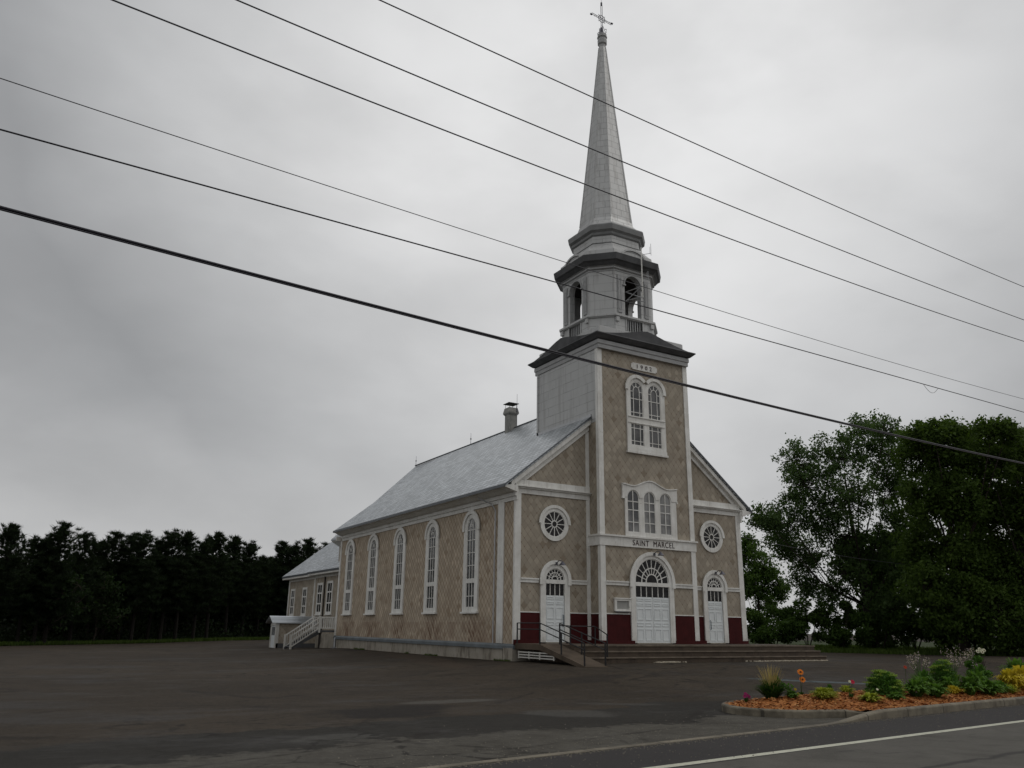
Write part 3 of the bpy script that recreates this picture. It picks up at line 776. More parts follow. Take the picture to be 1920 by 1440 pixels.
# ---- doors
def fan_bars(b, fr, c, z0, hw, h, n, rs, D0, D1):
    for i in range(1, n):
        a = math.pi*i/n
        b.bar(fr, (c+hw*rs[0]*math.cos(a), z0+h*rs[0]*math.sin(a)), (c+hw*math.cos(a), z0+h*math.sin(a)), .024*max(1, hw/.7), D0, D1)
    for r_ in rs: arcbar(b, fr, c, z0, hw*r_, h*r_, .035*max(1, hw/.7), D0, D1+.004)
    arcbar(b, fr, c, z0, hw-.02, h-.02, .045, D0, D1+.006)
def door_panels(m, fr, u0, u1, z0, z1, d):
    """raised mouldings of a six-row panelled leaf"""
    uc = (u0+u1)/2; w = (u1-u0)/2
    rows = [(0.02, .30), (.34, .44), (.48, .76), (.80, .88), (.91, .99)]
    for a, b in rows:
        for s_ in (-1, 1):
            q0 = uc+(s_*w*.10 if s_ > 0 else -w*.86); q1 = uc+(w*.86 if s_ > 0 else -w*.10)
            A = z0+(z1-z0)*a+.02; B = z0+(z1-z0)*b-.02
            m.ring(fr, [(q0, A), (q1, A), (q1, B), (q0, B)], [(q0+.03, A+.03), (q1-.03, A+.03), (q1-.03, B-.03), (q0+.03, B-.03)], d, d+.018)
def entrance(fr, c, chw, hw, zh, zspring, fan_t, leafs, trans, d0, hood):
    s0 = thing_part = None
    m = MB()
    inner = arch(c, hw, 1.10, zspring, fan_t, 20)
    outer = arch(c, chw, 1.12, zspring-.02, zh-.06, 20)
    m.ring(fr, outer, inner, d0, .10)
    m.ring(fr, arch(c, chw+.06, zspring-.20, zspring, zh, 20), arch(c, chw-.10, zspring-.20, zspring, zh-.16, 20), .101, .15, closed=False)
    ds = m.build('door_surround', m_white, church)
    zt0, zt1 = trans
    m = MB(); m.slab(fr, arch(c, hw-.001, zt0, zspring, fan_t-.001, 20), d0, .03); m.build('pane', m_darkglass, ds)
    b = MB(); b.fbox(fr, c-hw, c+hw, zt1, zspring+.02, .031, .115)
    if hw > .7: fan_bars(b, fr, c, zspring+.03, hw, fan_t-zspring-.03, 10, (.34, .60), .031, .055)
    else: fan_bars(b, fr, c, zspring+.03, hw, fan_t-zspring-.03, 8, (.30, .62), .031, .055)
    if hw > .7:
        for u in (-.66, -.34, .0, .34, .66): b.fbox(fr, c+u*hw-.018, c+u*hw+.018, zt0, zt1, .031, .055)
    else:
        for u in (-.5, 0, .5): b.fbox(fr, c+u*hw-.016, c+u*hw+.016, zt0, zt1, .031, .055)
    b.fbox(fr, c-hw, c-hw+.03, zt0, zt1, .031, .06); b.fbox(fr, c+hw-.03, c+hw, zt0, zt1, .031, .06)
    b.build('glazing_bars', m_white, ds)
    n = leafs
    for i in range(n):
        u0 = c-hw+2*hw*i/n+.008; u1 = c-hw+2*hw*(i+1)/n-.008
        m = MB(); m.fbox(fr, u0, u1, 1.13, zt0, d0, .045); door_panels(m, fr, u0, u1, 1.16, zt0-.02, .0451)
        m.build('door_leaf', m_door, ds)
    m = MB(); m.fbox(fr, c-hw, c+hw, 1.082, 1.129, d0, .14); m.build('threshold', m_concrete, ds)
    return ds
dl = entrance(F0, 2.0, .75, .49, 4.52, 3.68, 4.18, 1, (3.04, 3.53), .015, 0)
dr = entrance(F0, 11.30, .75, .49, 4.52, 3.68, 4.18, 1, (3.04, 3.53), .015, 0)
dm = entrance(FT, 6.72, 1.25, .98, 5.08, 3.70, 4.78, 2, (3.08, 3.55), .002, 0)
for ds, u, z0, z1 in ((dl, 2.40, 1.75, 2.25), (dr, 10.92, 1.72, 2.15)):
    m = MB(); m.tube([F0(u, z0, .066), F0(u, z0+.03, .11), F0(u, z1-.03, .11), F0(u, z1, .066)], .018, 6); m.build('handle', m_handle, ds)
m = MB(); m.box(2.62, -.13, 1.12, 2.66, -.09, 2.4)
# ---- triple window over the name band
oc = [(5.77, .36), (6.73, .36), (7.69, .36)]
m = MB(); d1 = .06
ZB, ZT = 5.90, 7.50
edges = [5.30]+[q for c, h in oc for q in (c-h, c+h)]+[8.36]
for i in range(0, len(edges), 2): m.fbox(FT, edges[i], edges[i+1], 5.90, 7.50, .002, d1)
m.fbox(FT, 5.30, 8.36, 5.736, 5.90, .002, d1)
def topz(u):   # shaped head board
    t = abs(u-6.78)
    return 8.30-.30*sstep(0, 1.05, t)+.02+(.06*sstep(1.1, 1.6, t))
us = [5.15, 5.30]
for c, h in oc: us += [c+h*math.cos(math.pi*(1-i/12)) for i in range(13)]
us += [8.36, 8.42]; us = sorted(us)
def botz(u):
    for c, h in oc:
        if abs(u-c) <= h+1e-6: return 7.50+.36*math.sqrt(max(0, 1-((u-c)/h)**2))
    return 7.50 if 5.29 < u < 8.37 else 7.46
lo = [(u, botz(u)) for u in us]; hi = [(u, topz(u)) for u in us]
n = len(us); b0 = len(m.v)
for pts, d in ((lo, .002), (lo, .085), (hi, .085), (hi, .002)): m.v += [tuple(FT(u, z, d)) for u, z in pts]
for i in range(n-1):
    for q in range(4): m.f.append((b0+q*n+i, b0+q*n+i+1, b0+((q+1) % 4)*n+i+1, b0+((q+1) % 4)*n+i))
m.f += [(b0, b0+n, b0+2*n, b0+3*n), (b0+n-1, b0+4*n-1, b0+3*n-1, b0+2*n-1)]
for i in range(n-1):
    if us[i+1]-us[i] > 1e-4: m.slab(FT, [(us[i], topz(us[i])), (us[i+1], topz(us[i+1])), (us[i+1], topz(us[i+1])+.05), (us[i], topz(us[i])+.05)], .002, .13)
for u0, u1 in ((5.13, 5.29), (8.37, 8.44)): m.fbox(FT, u0, u1, 7.42, 7.5, .002, .09)
tw = m.build('triple_window', m_white, church)
for c, h in oc:
    m = MB(); m.slab(FT, arch(c, h, ZB, ZT, ZT+.36), .002, .02); m.build('pane', m_curtain, tw)
    b = MB(); b.ring(FT, arch(c, h, ZB, ZT, ZT+.359), arch(c, h-.05, ZB+.05, ZT, ZT+.31), .021, .05)
    b.fbox(FT, c-.022, c+.022, ZB+.05, ZT+.31, .021, .045)
    for z in (6.38, 6.93, 7.32): b.fbox(FT, c-h+.05, c+h-.05, z-.02, z+.02, .021, .043)
    b.build('glazing_bars', m_white, tw)
# ---- twin window of the tower
oc = [(6.16, .40), (7.25, .40)]
m = MB(); edges = [5.55, 5.76, 6.56, 6.85, 7.65, 7.90]
for i in (0, 2, 4):
    m.fbox(FT, edges[i], edges[i+1], 9.98, 11.05, .002, .07); m.fbox(FT, edges[i], edges[i+1], 11.38, 12.72, .002, .07)
m.fbox(FT, 5.55, 7.90, 11.05, 11.38, .002, .07); m.fbox(FT, 5.55, 7.90, 9.86, 9.98, .002, .07)
m.fbox(FT, 5.50, 7.97, 9.60, 9.70, .002, .12); m.fbox(FT, 5.54, 7.92, 9.70, 9.86, .002, .09)
m.fbox(FT, 5.60, 7.86, 11.34, 11.39, .071, .11); m.fbox(FT, 5.60, 7.86, 11.05, 11.09, .071, .10)
for c, h in oc:
    m.ring(FT, arch(c, .5445 if False else .545, 12.70, 12.72, 13.36), arch(c, h, 12.70, 12.72, 13.14), .002, .068, closed=False)
m.slab(FT, [(5.55, 12.72), (5.76, 12.72), (5.66, 13.0)], .002, .067); m.slab(FT, [(7.9, 12.72), (7.65, 12.72), (7.78, 13.0)], .002, .067)
m.slab(FT, [(6.56, 12.72), (6.85, 12.72), (6.80, 13.05), (6.705, 13.12), (6.61, 13.05)], .002, .066)
# hoods
def hood(c, a0, a1):
    o_ = ell(c, 12.74, .70, .72, a0, a1, 18); i_ = ell(c, 12.74, .53, .56, a0, a1, 18)
    m.ring(FT, o_, i_, .072, .15, closed=False)
hood(6.16, 40, 186); hood(7.25, -6, 140)
wt = m.build('twin_window', m_white, church)
for c, h in oc:
    m = MB(); m.slab(FT, arch(c, h, 11.38, 12.72, 13.14), .002, .02); m.build('pane', m_glass, wt)
    m = MB(); m.slab(FT, [(c-h, 9.98), (c+h, 9.98), (c+h, 11.05), (c-h, 11.05)], .002, .02); m.build('pane', m_glass, wt)
    b = MB(); b.ring(FT, arch(c, h, 11.38, 12.72, 13.139), arch(c, h-.045, 11.42, 12.72, 13.09), .021, .05)
    b.ring(FT, arch(c, .20, 11.42, 12.66, 12.90), arch(c, .165, 11.42, 12.66, 12.865), .021, .045, closed=False)
    b.fbox(FT, c-h+.04, c+h-.04, 11.58, 11.615, .021, .043); b.fbox(FT, c-h+.04, c+h-.04, 12.25, 12.285, .021, .043); b.fbox(FT, c-h+.04, c-.2, 12.62, 12.65, .021, .043); b.fbox(FT, c+.2, c+h-.04, 12.62, 12.65, .021, .043)
    b.bar(FT, (c, 12.90), (c, 13.10), .035, .021, .043); b.bar(FT, (c-.14, 12.84), (c-.27, 13.0), .03, .021, .042); b.bar(FT, (c+.14, 12.84), (c+.27, 13.0), .03, .021, .042)
    b.ring(FT, [(c-h, 9.98), (c+h, 9.98), (c+h, 11.05), (c-h, 11.05)], [(c-h+.04, 10.02), (c+h-.04, 10.02), (c+h-.04, 11.01), (c-h+.04, 11.01)], .021, .05)
    for u in (-.18, .18): b.fbox(FT, c+u-.017, c+u+.017, 10.02, 11.01, .021, .045)
    for z in (10.20, 10.82): b.fbox(FT, c-h+.04, c+h-.04, z-.016, z+.016, .021, .043)
    b.build('glazing_bars', m_white, wt)
# date plaque
m = MB(); pts = []
for (sx, sz) in ((-1, -1), (1, -1), (1, 1), (-1, 1)):
    c_ = [(.80, .115), (.72, .115), (.72, .17)] if True else 0
    q = [(sx*a, sz*b) for a, b in c_]
    pts += q if (sx*sz > 0) else q[::-1]
m.slab(FT, [(6.71+a*1.0, 13.93+b) for a, b in pts], .002, .05)
pq = m.build('date_plaque', m_white, church)
text('1 9 0 2', FT, 6.71, 13.93, .92, .20, .051, m_letter, 'numeral', pq, 1.1)

# ---- tower cladding above the nave roof
m = MB()
m.box(3.895, -.64, 10.9, 9.435, 4.41, 14.5)
m.box(3.86, 4.30, 10.9, 9.47, 4.45, 14.45)
tower = part(m, 'tower', m_clad)
m = MB()   # flashing where the tower side meets the roof
for x in (3.86, 9.44): m.box(x, -.30, rz(3.9)-.05, x+.03, 4.45, rz(3.9)+.10)
m.build('flashing', m_galv, tower)
CX, CY = 6.65, 1.80
def sqr(h, z): return [(CX-h, CY-h, z), (CX+h, CY-h, z), (CX+h, CY+h, z), (CX-h, CY+h, z)]
m = MB(); m.loft([sqr(2.80, 14.44), sqr(2.80, 14.62), sqr(2.84, 14.66), sqr(2.84, 14.84), sqr(2.72, 14.86)]); m.build('tower_frieze', m_mgrey, tower)
m = MB(); m.loft([sqr(2.70, 14.842), sqr(2.90, 14.90), sqr(3.10, 15.08), sqr(3.08, 15.13), sqr(2.6, 15.30)])
# low curved pediments on each side of the dark cornice
for k in range(4):
    ca, sa = (1, 0, -1, 0)[k], (0, 1, 0, -1)[k]
    def rot(u, d, z): return (CX+ca*u-sa*d, CY+sa*u+ca*d, z)
    us_ = [-2.95+5.9*i/32 for i in range(33)]
    f_ = lambda u: 15.09+.64*max(0, (1-abs(u)/2.95))**1.45*(1-.10*math.exp(-(u/.35)**2))+.02
    lo = [(u, 15.085) for u in us_]; hi = [(u, f_(u)) for u in us_]
    for i in range(32):
        a, b = us_[i], us_[i+1]
        A = [rot(a, -3.06, 15.09), rot(b, -3.06, 15.09), rot(b, -2.45, 15.09), rot(a, -2.45, 15.09)]
        B = [rot(a, -3.06, f_(a)-.0), rot(b, -3.06, f_(b)), rot(b, -2.2, f_(b)+.04), rot(a, -2.2, f_(a)+.04)]
        m.hull8(A, B)
m.build('tower_cornice', m_dgrey, tower)
m = MB(); m.loft([sqr(2.64, 15.2), sqr(2.64, 15.62), sqr(2.60, 15.66), sqr(2.30, 15.78)]); m.build('parapet', m_clad, tower)

# ---- belfry
BX, BY = 6.62, 1.80
def octr(a, w, z): return [(BX-w, BY-a, z), (BX+w, BY-a, z), (BX+a, BY-w, z), (BX+a, BY+w, z), (BX+w, BY+a, z), (BX-w, BY+a, z), (BX-a, BY+w, z), (BX-a, BY-w, z)]
belfry = None
m = MB(); A_, W_ = 2.08, 1.16
Z0, Z1 = 16.72, 19.08
# diagonal walls (hollow belfry)
o_ = octr(A_, W_, 0); i_ = octr(A_-.12, W_-.05, 0)
for k in (1, 3, 5, 7):
    a, b = o_[k], o_[(k+1) % 8]; c, d = i_[(k+1) % 8], i_[k]
    m.hull8([(p[0], p[1], Z0) for p in (a, b, c, d)], [(p[0], p[1], Z1) for p in (a, b, c, d)])
faces = [(Fr((BX, BY-A_, 0), (1, 0, 0), (0, -1, 0))), (Fr((BX+A_, BY, 0), (0, 1, 0), (1, 0, 0))), (Fr((BX, BY+A_, 0), (-1, 0, 0), (0, 1, 0))), (Fr((BX-A_, BY, 0), (0, -1, 0), (-1, 0, 0)))]
for fr in faces:
    ar = arch(0, .52, Z0, 18.42, 18.98, 16)
    # wall with an arched hole, .12 thick and a deep reveal
    m.fbox(fr, -W_, -.52, Z0, 18.42, -.30, 0); m.fbox(fr, .52, W_, Z0, 18.42, -.30, 0)
    top = [p for p in ar[2:-2]]
    us2 = [-W_]+[p[0] for p in top]+[W_]; zs = [18.42]+[p[1] for p in top]+[18.42]
    for i in range(len(us2)-1):
        if us2[i+1]-us2[i] < 1e-5: continue
        m.slab(fr, [(us2[i], zs[i]), (us2[i+1], zs[i+1]), (us2[i+1], Z1), (us2[i], Z1)], -.30, 0)
belfry = part(m, 'belfry', m_clad)
m = MB()
for fr in faces:
    for s_ in (-1, 1):
        m.fbox(fr, s_*.86-.13, s_*.86+.13, Z0+.12, 18.88, .001, .05)
        m.ring(fr, [(s_*.86-.09, 17.0), (s_*.86+.09, 17.0), (s_*.86+.09, 18.7), (s_*.86-.09, 18.7)], [(s_*.86-.055, 17.04), (s_*.86+.055, 17.04), (s_*.86+.055, 18.66), (s_*.86-.055, 18.66)], .051, .066)
        m.fbox(fr, s_*.575-.075, s_*.575+.075, 18.34, 18.42, .001, .09)
    m.ring(fr, arch(0, .60, 18.40, 18.43, 19.05), arch(0, .521, 18.40, 18.43, 18.97), .001, .04, closed=False)
m.build('belfry_pilaster', m_mgrey, belfry)
m = MB(); m.loft([octr(2.10, 1.18, 19.06), octr(2.10, 1.18, 19.14), octr(2.18, 1.24, 19.18), octr(2.18, 1.24, 19.27), octr(2.26, 1.28, 19.30)]); m.build('belfry_frieze', m_mgrey, belfry)
m = MB(); m.loft([octr(2.24, 1.26, 19.301), octr(2.40, 1.30, 19.46), octr(2.50, 1.34, 19.52), octr(2.55, 1.36, 19.84), octr(2.50, 1.34, 19.88), octr(2.2, 1.2, 19.93)]); m.build('belfry_cornice', m_dgrey, belfry)
# inside lining, floor, bell frame
m = MB(); m.loft([octr(2.1, 1.16, 16.60), octr(2.1, 1.16, 16.71)]); m.loft([octr(1.9, 1.05, 19.0), octr(1.9, 1.05, 19.05)]); m.build('belfry_floor', m_dark, belfry)
# balustrade ring with openings and balusters on the four main faces
m = MB()
m.loft([octr(2.20, 1.22, 16.52), octr(2.26, 1.26, 16.58), octr(2.26, 1.26, 16.68), octr(2.14, 1.18, 16.74)])
o_ = octr(2.14, 1.18, 0)
for k in (1, 3, 5, 7):
    a, b = Vector(o_[k]), Vector(o_[(k+1) % 8]); c, d = Vector((b.x*.94+BX*.06, b.y*.94+BY*.06, 0)), Vector((a.x*.94+BX*.06, a.y*.94+BY*.06, 0))
    m.hull8([(p[0], p[1], 15.72) for p in (a, b, c, d)], [(p[0], p[1], 16.53) for p in (a, b, c, d)])
f2 = [Fr(f.O+f.N*.06, f.U, f.N) for f in faces]
for fr in f2:
    m.fbox(fr, -1.18, -.56, 15.72, 16.53, -.14, 0); m.fbox(fr, .56, 1.18, 15.72, 16.53, -.14, 0); m.fbox(fr, -.56, .56, 15.72, 15.90, -.14, 0)
    for s_ in (-1, 1): m.fbox(fr, s_*1.10-.10, s_*1.10+.10, 16.3, 16.52, .001, .10)
    for s_ in (-1, 1): m.fbox(fr, s_*.53-.035, s_*.53+.035, 15.9, 16.53, .001, .03)
bal = m.build('balustrade', m_clad, belfry)
for fr in f2[0], f2[3]:
    for u in (-.37, -.22, -.07, .08, .23, .38):
        m = MB(); m.fbox(fr, u-.025, u+.025, 15.90, 16.52, -.09, -.04); m.build('baluster', m_mgrey, belfry)
m = MB(); m.loft([octr(2.45, 1.5, 15.60), octr(2.34, 1.35, 15.74), octr(2.16, 1.2, 15.86)]); m.build('belfry_base', m_clad, belfry)
# stage above: pedestal, drum, upper cornice
m = MB(); m.loft([octr(2.2, 1.22, 19.90), octr(2.18, 1.22, 20.22), octr(2.1, 1.18, 20.28), octr(1.66, .92, 20.82), octr(1.58, .88, 20.90), octr(1.58, .88, 21.36)])
for fr in (Fr(f.O+f.N*.12, f.U, f.N) for f in faces):
    m.ring(fr, ell(0, 19.93, .80, .50, 0, 180, 18), ell(0, 19.93, .70, .40, 0, 180, 18), -.20, .06, closed=False)
    m.slab(fr, ell(0, 19.93, .71, .41, 0, 180, 18), -.3, 0)
drum = part(m, 'steeple_drum', m_clad)
m = MB(); m.loft([octr(1.59, .89, 20.905), octr(1.61, .90, 20.91), octr(1.61, .90, 20.94), octr(1.59, .89, 20.945)])
m.loft([octr(1.585, .885, 21.32), octr(1.66, .92, 21.38), octr(1.68, .94, 21.50), octr(1.80, 1.0, 21.60), octr(1.84, 1.02, 21.86), octr(1.80, 1.0, 21.93), octr(1.5, .84, 21.97)])
m.build('drum_cornice', plain('dark_grey_trim', (.20, .205, .205), .55, .4, .2, var=.15), drum)  # one dark grey for all the drum mouldings
# spire
def mat_spire():
    a = NT('spire_tin_shingles', .45, .45, .35)
    ge = N(a.t, 'ShaderNodeNewGeometry'); x, y, z = a.sep(a.coord())
    at = a.math('ARCTAN2', a.math('SUBTRACT', y, BY), a.math('SUBTRACT', x, BX))
    b = a.brick(a.comb(a.math('MULTIPLY', at, 1.1), z), .55, .40, (.43, .435, .43), (.48, .485, .48), (.20, .20, .20), .011)
    wear = a.ramp(a.noise(1.4, 4), [(.35, (.3,)*3), (.6, (1,)*3)])
    c = a.mix(wear, (.44, .445, .44), b.outputs['Color'])
    streak = a.noise(1, 4, vec=a.scaled(a.coord(), (5, 5, .3)), rough=.65)
    c = a.mix(a.ramp(streak, [(.50, (0,)*3), (.68, (.55,)*3)]), c, (.25, .24, .23))
    a.col(c); a.bump(b.outputs['Fac'], .01, .5); return a.m
m = MB(); rings = [octr(1.72, .96, 21.95), octr(1.58, .88, 22.05), octr(1.40, .76, 22.25), octr(1.29, .68, 22.6)]
for i in range(1, 8):
    t = i/7; a = 1.29+(.20-1.29)*t; rings.append(octr(a, a*(.52-.09*t), 22.6+(34.35-22.6)*t))
m.loft(rings)
spire = part(m, 'spire', mat_spire())
m = MB()   # hip rolls on the eight arrises
for k in range(8): m.tube([rings[j][k] for j in range(3, len(rings))], [.026]*(len(rings)-3), 5)
m.build('hip_roll', m_clad, spire)
m = MB()
def cr(r, z, n=14): return [(BX+r*math.cos(2*math.pi*i/n), BY+r*math.sin(2*math.pi*i/n), z) for i in range(n)]
m.loft([cr(.20, 34.3), cr(.20, 34.55), cr(.27, 34.62), cr(.28, 34.85), cr(.24, 35.0), cr(.30, 35.08), cr(.26, 35.14), cr(.27, 35.28), cr(.18, 35.36)])
m.build('finial', m_mgrey, spire, smooth=False)
m = MB(); zc = 36.45
m.tube([(BX, BY, 35.3), (BX, BY, 35.8)], [.13, .06], 8)
for dy in (-.05, .05):
    m.tube([(BX-.76, BY-.07, zc+dy), (BX+.76, BY+.07, zc+dy)], .016, 5)
for dx in (-.05, .05): m.tube([(BX+dx, BY, 35.7), (BX+dx, BY, 37.45)], .018, 5)
for x in (-.76, .76): m.tube([(BX+x-.06, BY, zc), (BX+x+.05, BY, zc)], .055, 6)
m.tube([(BX, BY, 37.42), (BX, BY, 37.62)], .055, 6); m.tube([(BX, BY, 37.6), (BX, BY, 38.6)], .010, 5)
for i in range(9): m.tube([(BX-.7+i*.175, BY, zc-.05), (BX-.7+i*.175+(.06 if i % 2 else -.06), BY, zc+.05)], .012, 4)
rr = [(BX+.24*math.cos(2*math.pi*i/20), BY, zc+.24*math.sin(2*math.pi*i/20)) for i in range(21)]; m.tube(rr, .018, 5)
for a in (45, 135, 225, 315): m.tube([(BX+.08*math.cos(R(a)), BY, zc+.08*math.sin(R(a))), (BX+.34*math.cos(R(a)), BY, zc+.34*math.sin(R(a)))], .016, 5)
for a in range(4):
    c, s_ = math.cos(a*math.pi/2+.4), math.sin(a*math.pi/2+.4)
    m.tube([(BX+.1*c, BY+.1*s_, 35.25), (BX+.28*c, BY+.28*s_, 35.35), (BX+.3*c, BY+.3*s_, 35.55), (BX+.2*c, BY+.2*s_, 35.62)], .02, 5)
    m.tube([(BX+.22*c, BY+.22*s_, 35.4), (BX+.05*c, BY+.05*s_, 35.95)], .018, 5)
m.build('cross', m_iron, spire)

# chancel behind the nave and the sacristy wing
m = MB(); m.prism([(1.05, 22.41, .3), (12.25, 22.41, .3), (12.25, 22.41, 7.3), (6.65, 22.41, 12.6), (1.05, 22.41, 7.3)], (0, 3.5, 0)); part(m, 'chancel_wall', m_shingle2)
m = MB(); y0 = 22.2
for sx in (-1, 1):
    def X(x): return 6.65+sx*(6.65-x)
    m.prism([(X(.5), y0, 7.45), (X(6.65), y0, 13.33), (X(6.65), y0, 13.2), (X(.5), y0, 7.34)], (0, 4.0, 0))
cr_ = part(m, 'chancel_roof', m_roof)
m = MB()
for sx in (-1, 1):
    def X(x): return 6.65+sx*(6.65-x)
    m.prism([(X(a), y0+.25, b) for a, b in ((.52, 7.36), (.60, 7.26), (.9, 7.1), (1.04, 7.0), (1.1, 7.0), (1.1, 7.36))], (0, 3.7, 0))
part(m, 'eave_cornice', m_white)
AX = 1.0
m = MB(); m.prism([(AX, 25.9, .2), (12.3, 25.9, .2), (12.3, 25.9, 5.4), (6.65, 25.9, 10.0), (AX, 25.9, 5.4)], (0, 11.5, 0))
m.box(AX-.10, 22.45, .2, AX+.2, 30.4, 5.4)
annex = part(m, 'sacristy_wall', m_shingle2)
m = MB()
for sx in (-1, 1):
    def X(x): return 6.65+sx*(6.65-x)
    m.prism([(X(AX-.45), 25.92, 5.40), (X(6.65), 25.92, 10.18), (X(6.65), 25.92, 10.08), (X(AX-.45), 25.92, 5.30)], (0, 12.3, 0))
    m.prism([(X(AX-.62), 22.5, 5.40), (X(AX+.6), 22.5, 6.40), (X(AX+.6), 22.5, 6.30), (X(AX-.62), 22.5, 5.30)], (0, 8.3, 0))
ar_ = part(m, 'sacristy_roof', m_roof)
m = MB(); m.box(AX-.64, 22.5, 5.29, AX-.61, 30.8, 5.41); m.box(AX-.47, 30.81, 5.28, AX-.44, 38.2, 5.41); m.build('roof_edge', m_roof_edge, ar_)
m = MB(); m.box(AX-.58, 22.5, 5.16, AX-.1, 30.75, 5.28); m.box(AX-.42, 30.76, 5.14, AX, 38.15, 5.27)
m.box(AX-.14, 22.45, 4.98, AX-.101, 30.4, 5.16); m.box(AX-.04, 30.45, 4.96, AX-.002, 37.4, 5.14)
m.box(AX-.14, 30.2, 1.3, AX-.101, 30.42, 4.98); m.box(AX-.04, 37.2, 1.3, AX-.002, 37.42, 4.96); m.box(-.35, 22.46, 7.0, .9, 22.6, 7.3)
part(m, 'sacristy_trim', m_white)
m = MB(); m.box(AX-.16, 22.45, .0, AX+.1, 30.45, 1.1); m.box(AX-.06, 30.46, .0, AX+.1, 37.45, 1.1); part(m, 'foundation', m_concrete)
FA = Fr((AX-.10, 0, 0), (0, 1, 0), (-1, 0, 0)); FB = Fr((AX, 0, 0), (0, 1, 0), (-1, 0, 0))
def sac_window(fr, c, hw, z0, z1):
    m = MB(); O_ = [(c-hw, z0), (c+hw, z0), (c+hw, z1), (c-hw, z1)]; I_ = [(c-hw+.16, z0+.16), (c+hw-.16, z0+.16), (c+hw-.16, z1-.16), (c-hw+.16, z1-.16)]
    m.ring(fr, O_, I_, .002, .06); m.fbox(fr, c-hw-.05, c+hw+.05, z0-.08, z0, .002, .10)
    w = m.build('window', m_white, church)
    m = MB(); m.slab(fr, I_, .002, .02); m.build('pane', m_darkglass, w)
    b = MB(); b.fbox(fr, c-.03, c+.03, z0+.16, z1-.16, .021, .045)
    for t in (1/3, 2/3): zz = z0+(z1-z0)*t; b.fbox(fr, c-hw+.16, c+hw-.16, zz-.045, zz+.045, .021, .05)
    b.build('glazing_bars', m_white, w)
for fr, c, hw, z0, z1 in ((FA, 26.75, .62, 2.42, 4.66), (FA, 28.95, .62, 2.42, 4.6), (FB, 32.95, .56, 2.34, 4.42), (FB, 36.1, .56, 2.34, 4.40)): sac_window(fr, c, hw, z0, z1)
m = MB(); m.tube([FA(27.9, .4, .06), FA(27.9, 5.0, .06)], .05, 6); part(m, 'downpipe', m_dark)
m = MB(); m.tube([FL(22.1, .1, .10), FL(22.1, .95, .10)], .07, 6); m.fbox(FL, 21.85, 22.35, .2, .34, .0, .25)
m.tube([FL(1.62, 1.05, .09), FL(1.60, 6.7, .09), FL(1.75, 7.0, .2), FL(2.6, 7.35, .45)], .03, 6); part(m, 'downpipe', m_galv)
# vents on the sacristy roof
def sz(x): return 5.40+(x-(AX-.45))*.836+.0
m = MB(); x, y = 2.6, 29.6; m.tube([(x, y, sz(x)-.1), (x, y, sz(x)+.85), ], .07, 8); m.tube([(x, y, sz(x)+.85), (x, y, sz(x)+1.0)], .12, 8); m.build('roof_vent', m_galv, ar_)
m = MB(); x, y = 1.7, 27.1; z = sz(x); m.tube([(x, y, z-.1), (x, y, z+1.65), (x, y+.12, z+1.72), (x, y+.25, z+1.68)], .035, 6)
for k in (.6, 1.0, 1.3): m.tube([(x-.12, y, z+k), (x+.12, y, z+k)], .02, 5)
m.build('service_mast', m_metal, ar_)

# ------------------------------------------------------------------ things on and round the church
bell = thing('bell', (BX, BY, 17.5), 'dark bronze bell hanging in the open belfry', 'bell')
m = MB(); m.loft([cr(r_, z_, 20) for r_, z_ in ((.56, 17.0), (.50, 17.15), (.40, 17.4), (.33, 17.7), (.28, 17.95), (.12, 18.05))]); m.build('bell_body', m_bell, bell, smooth=True)
m = MB(); m.box(BX-.9, BY-.08, 18.05, BX+.9, BY+.08, 18.22)
for s_ in (-1, 1): m.box(BX+s_*.85-.06, BY-.06, 16.72, BX+s_*.85+.06, BY+.06, 18.05); m.tube([(BX+s_*.85, BY-.5, 16.72), (BX+s_*.85, BY, 17.9)], .05, 5); m.tube([(BX+s_*.85, BY+.5, 16.72), (BX+s_*.85, BY, 17.9)], .05, 5)
m.build('yoke', m_dark, bell)
mast = thing('antenna_mast', (6.68, -.9, 17.6), 'pale antenna pole with cross braced bracket clamped in front of the right belfry opening', 'antenna')
m = MB(); m.tube([(6.70, -.95, 17.62), (6.70, -.95, 20.36)], .032, 8); m.build('pole', m_white, mast)
m = MB()
P = lambda u, z, d=.9: (u, -d, z)
for a, b in (((6.10, 17.98), (6.68, 18.22)), ((6.10, 17.52), (6.68, 17.64)), ((6.14, 17.98), (6.62, 17.60)), ((6.14, 17.52), (6.60, 18.16)), ((6.68, 17.64), (6.95, 17.45))): m.tube([(a[0], -.35, a[1]), (b[0], -.93, b[1])], .022, 5)
m.tube([(6.70, -.95, 18.75), (7.1, -.4, 18.95)], .02, 5); m.build('bracket', m_galv, mast)
m = MB(); m.tube([(6.70, -.95, 19.95), (7.35, -.95, 20.22)], .015, 5); m.tube([(7.35, -.95, 20.1), (7.35, -.95, 20.75)], .012, 5); m.tube([(7.28, -.95, 20.15), (7.28, -.95, 20.55)], .010, 5)
m.tube([(7.38, -.62, 18.9), (7.38, -.62, 19.35)], .012, 5); m.tube([(7.30, -.62, 19.0), (7.30, -.62, 19.25)], .010, 5); m.build('whip_antenna', m_galv, mast)
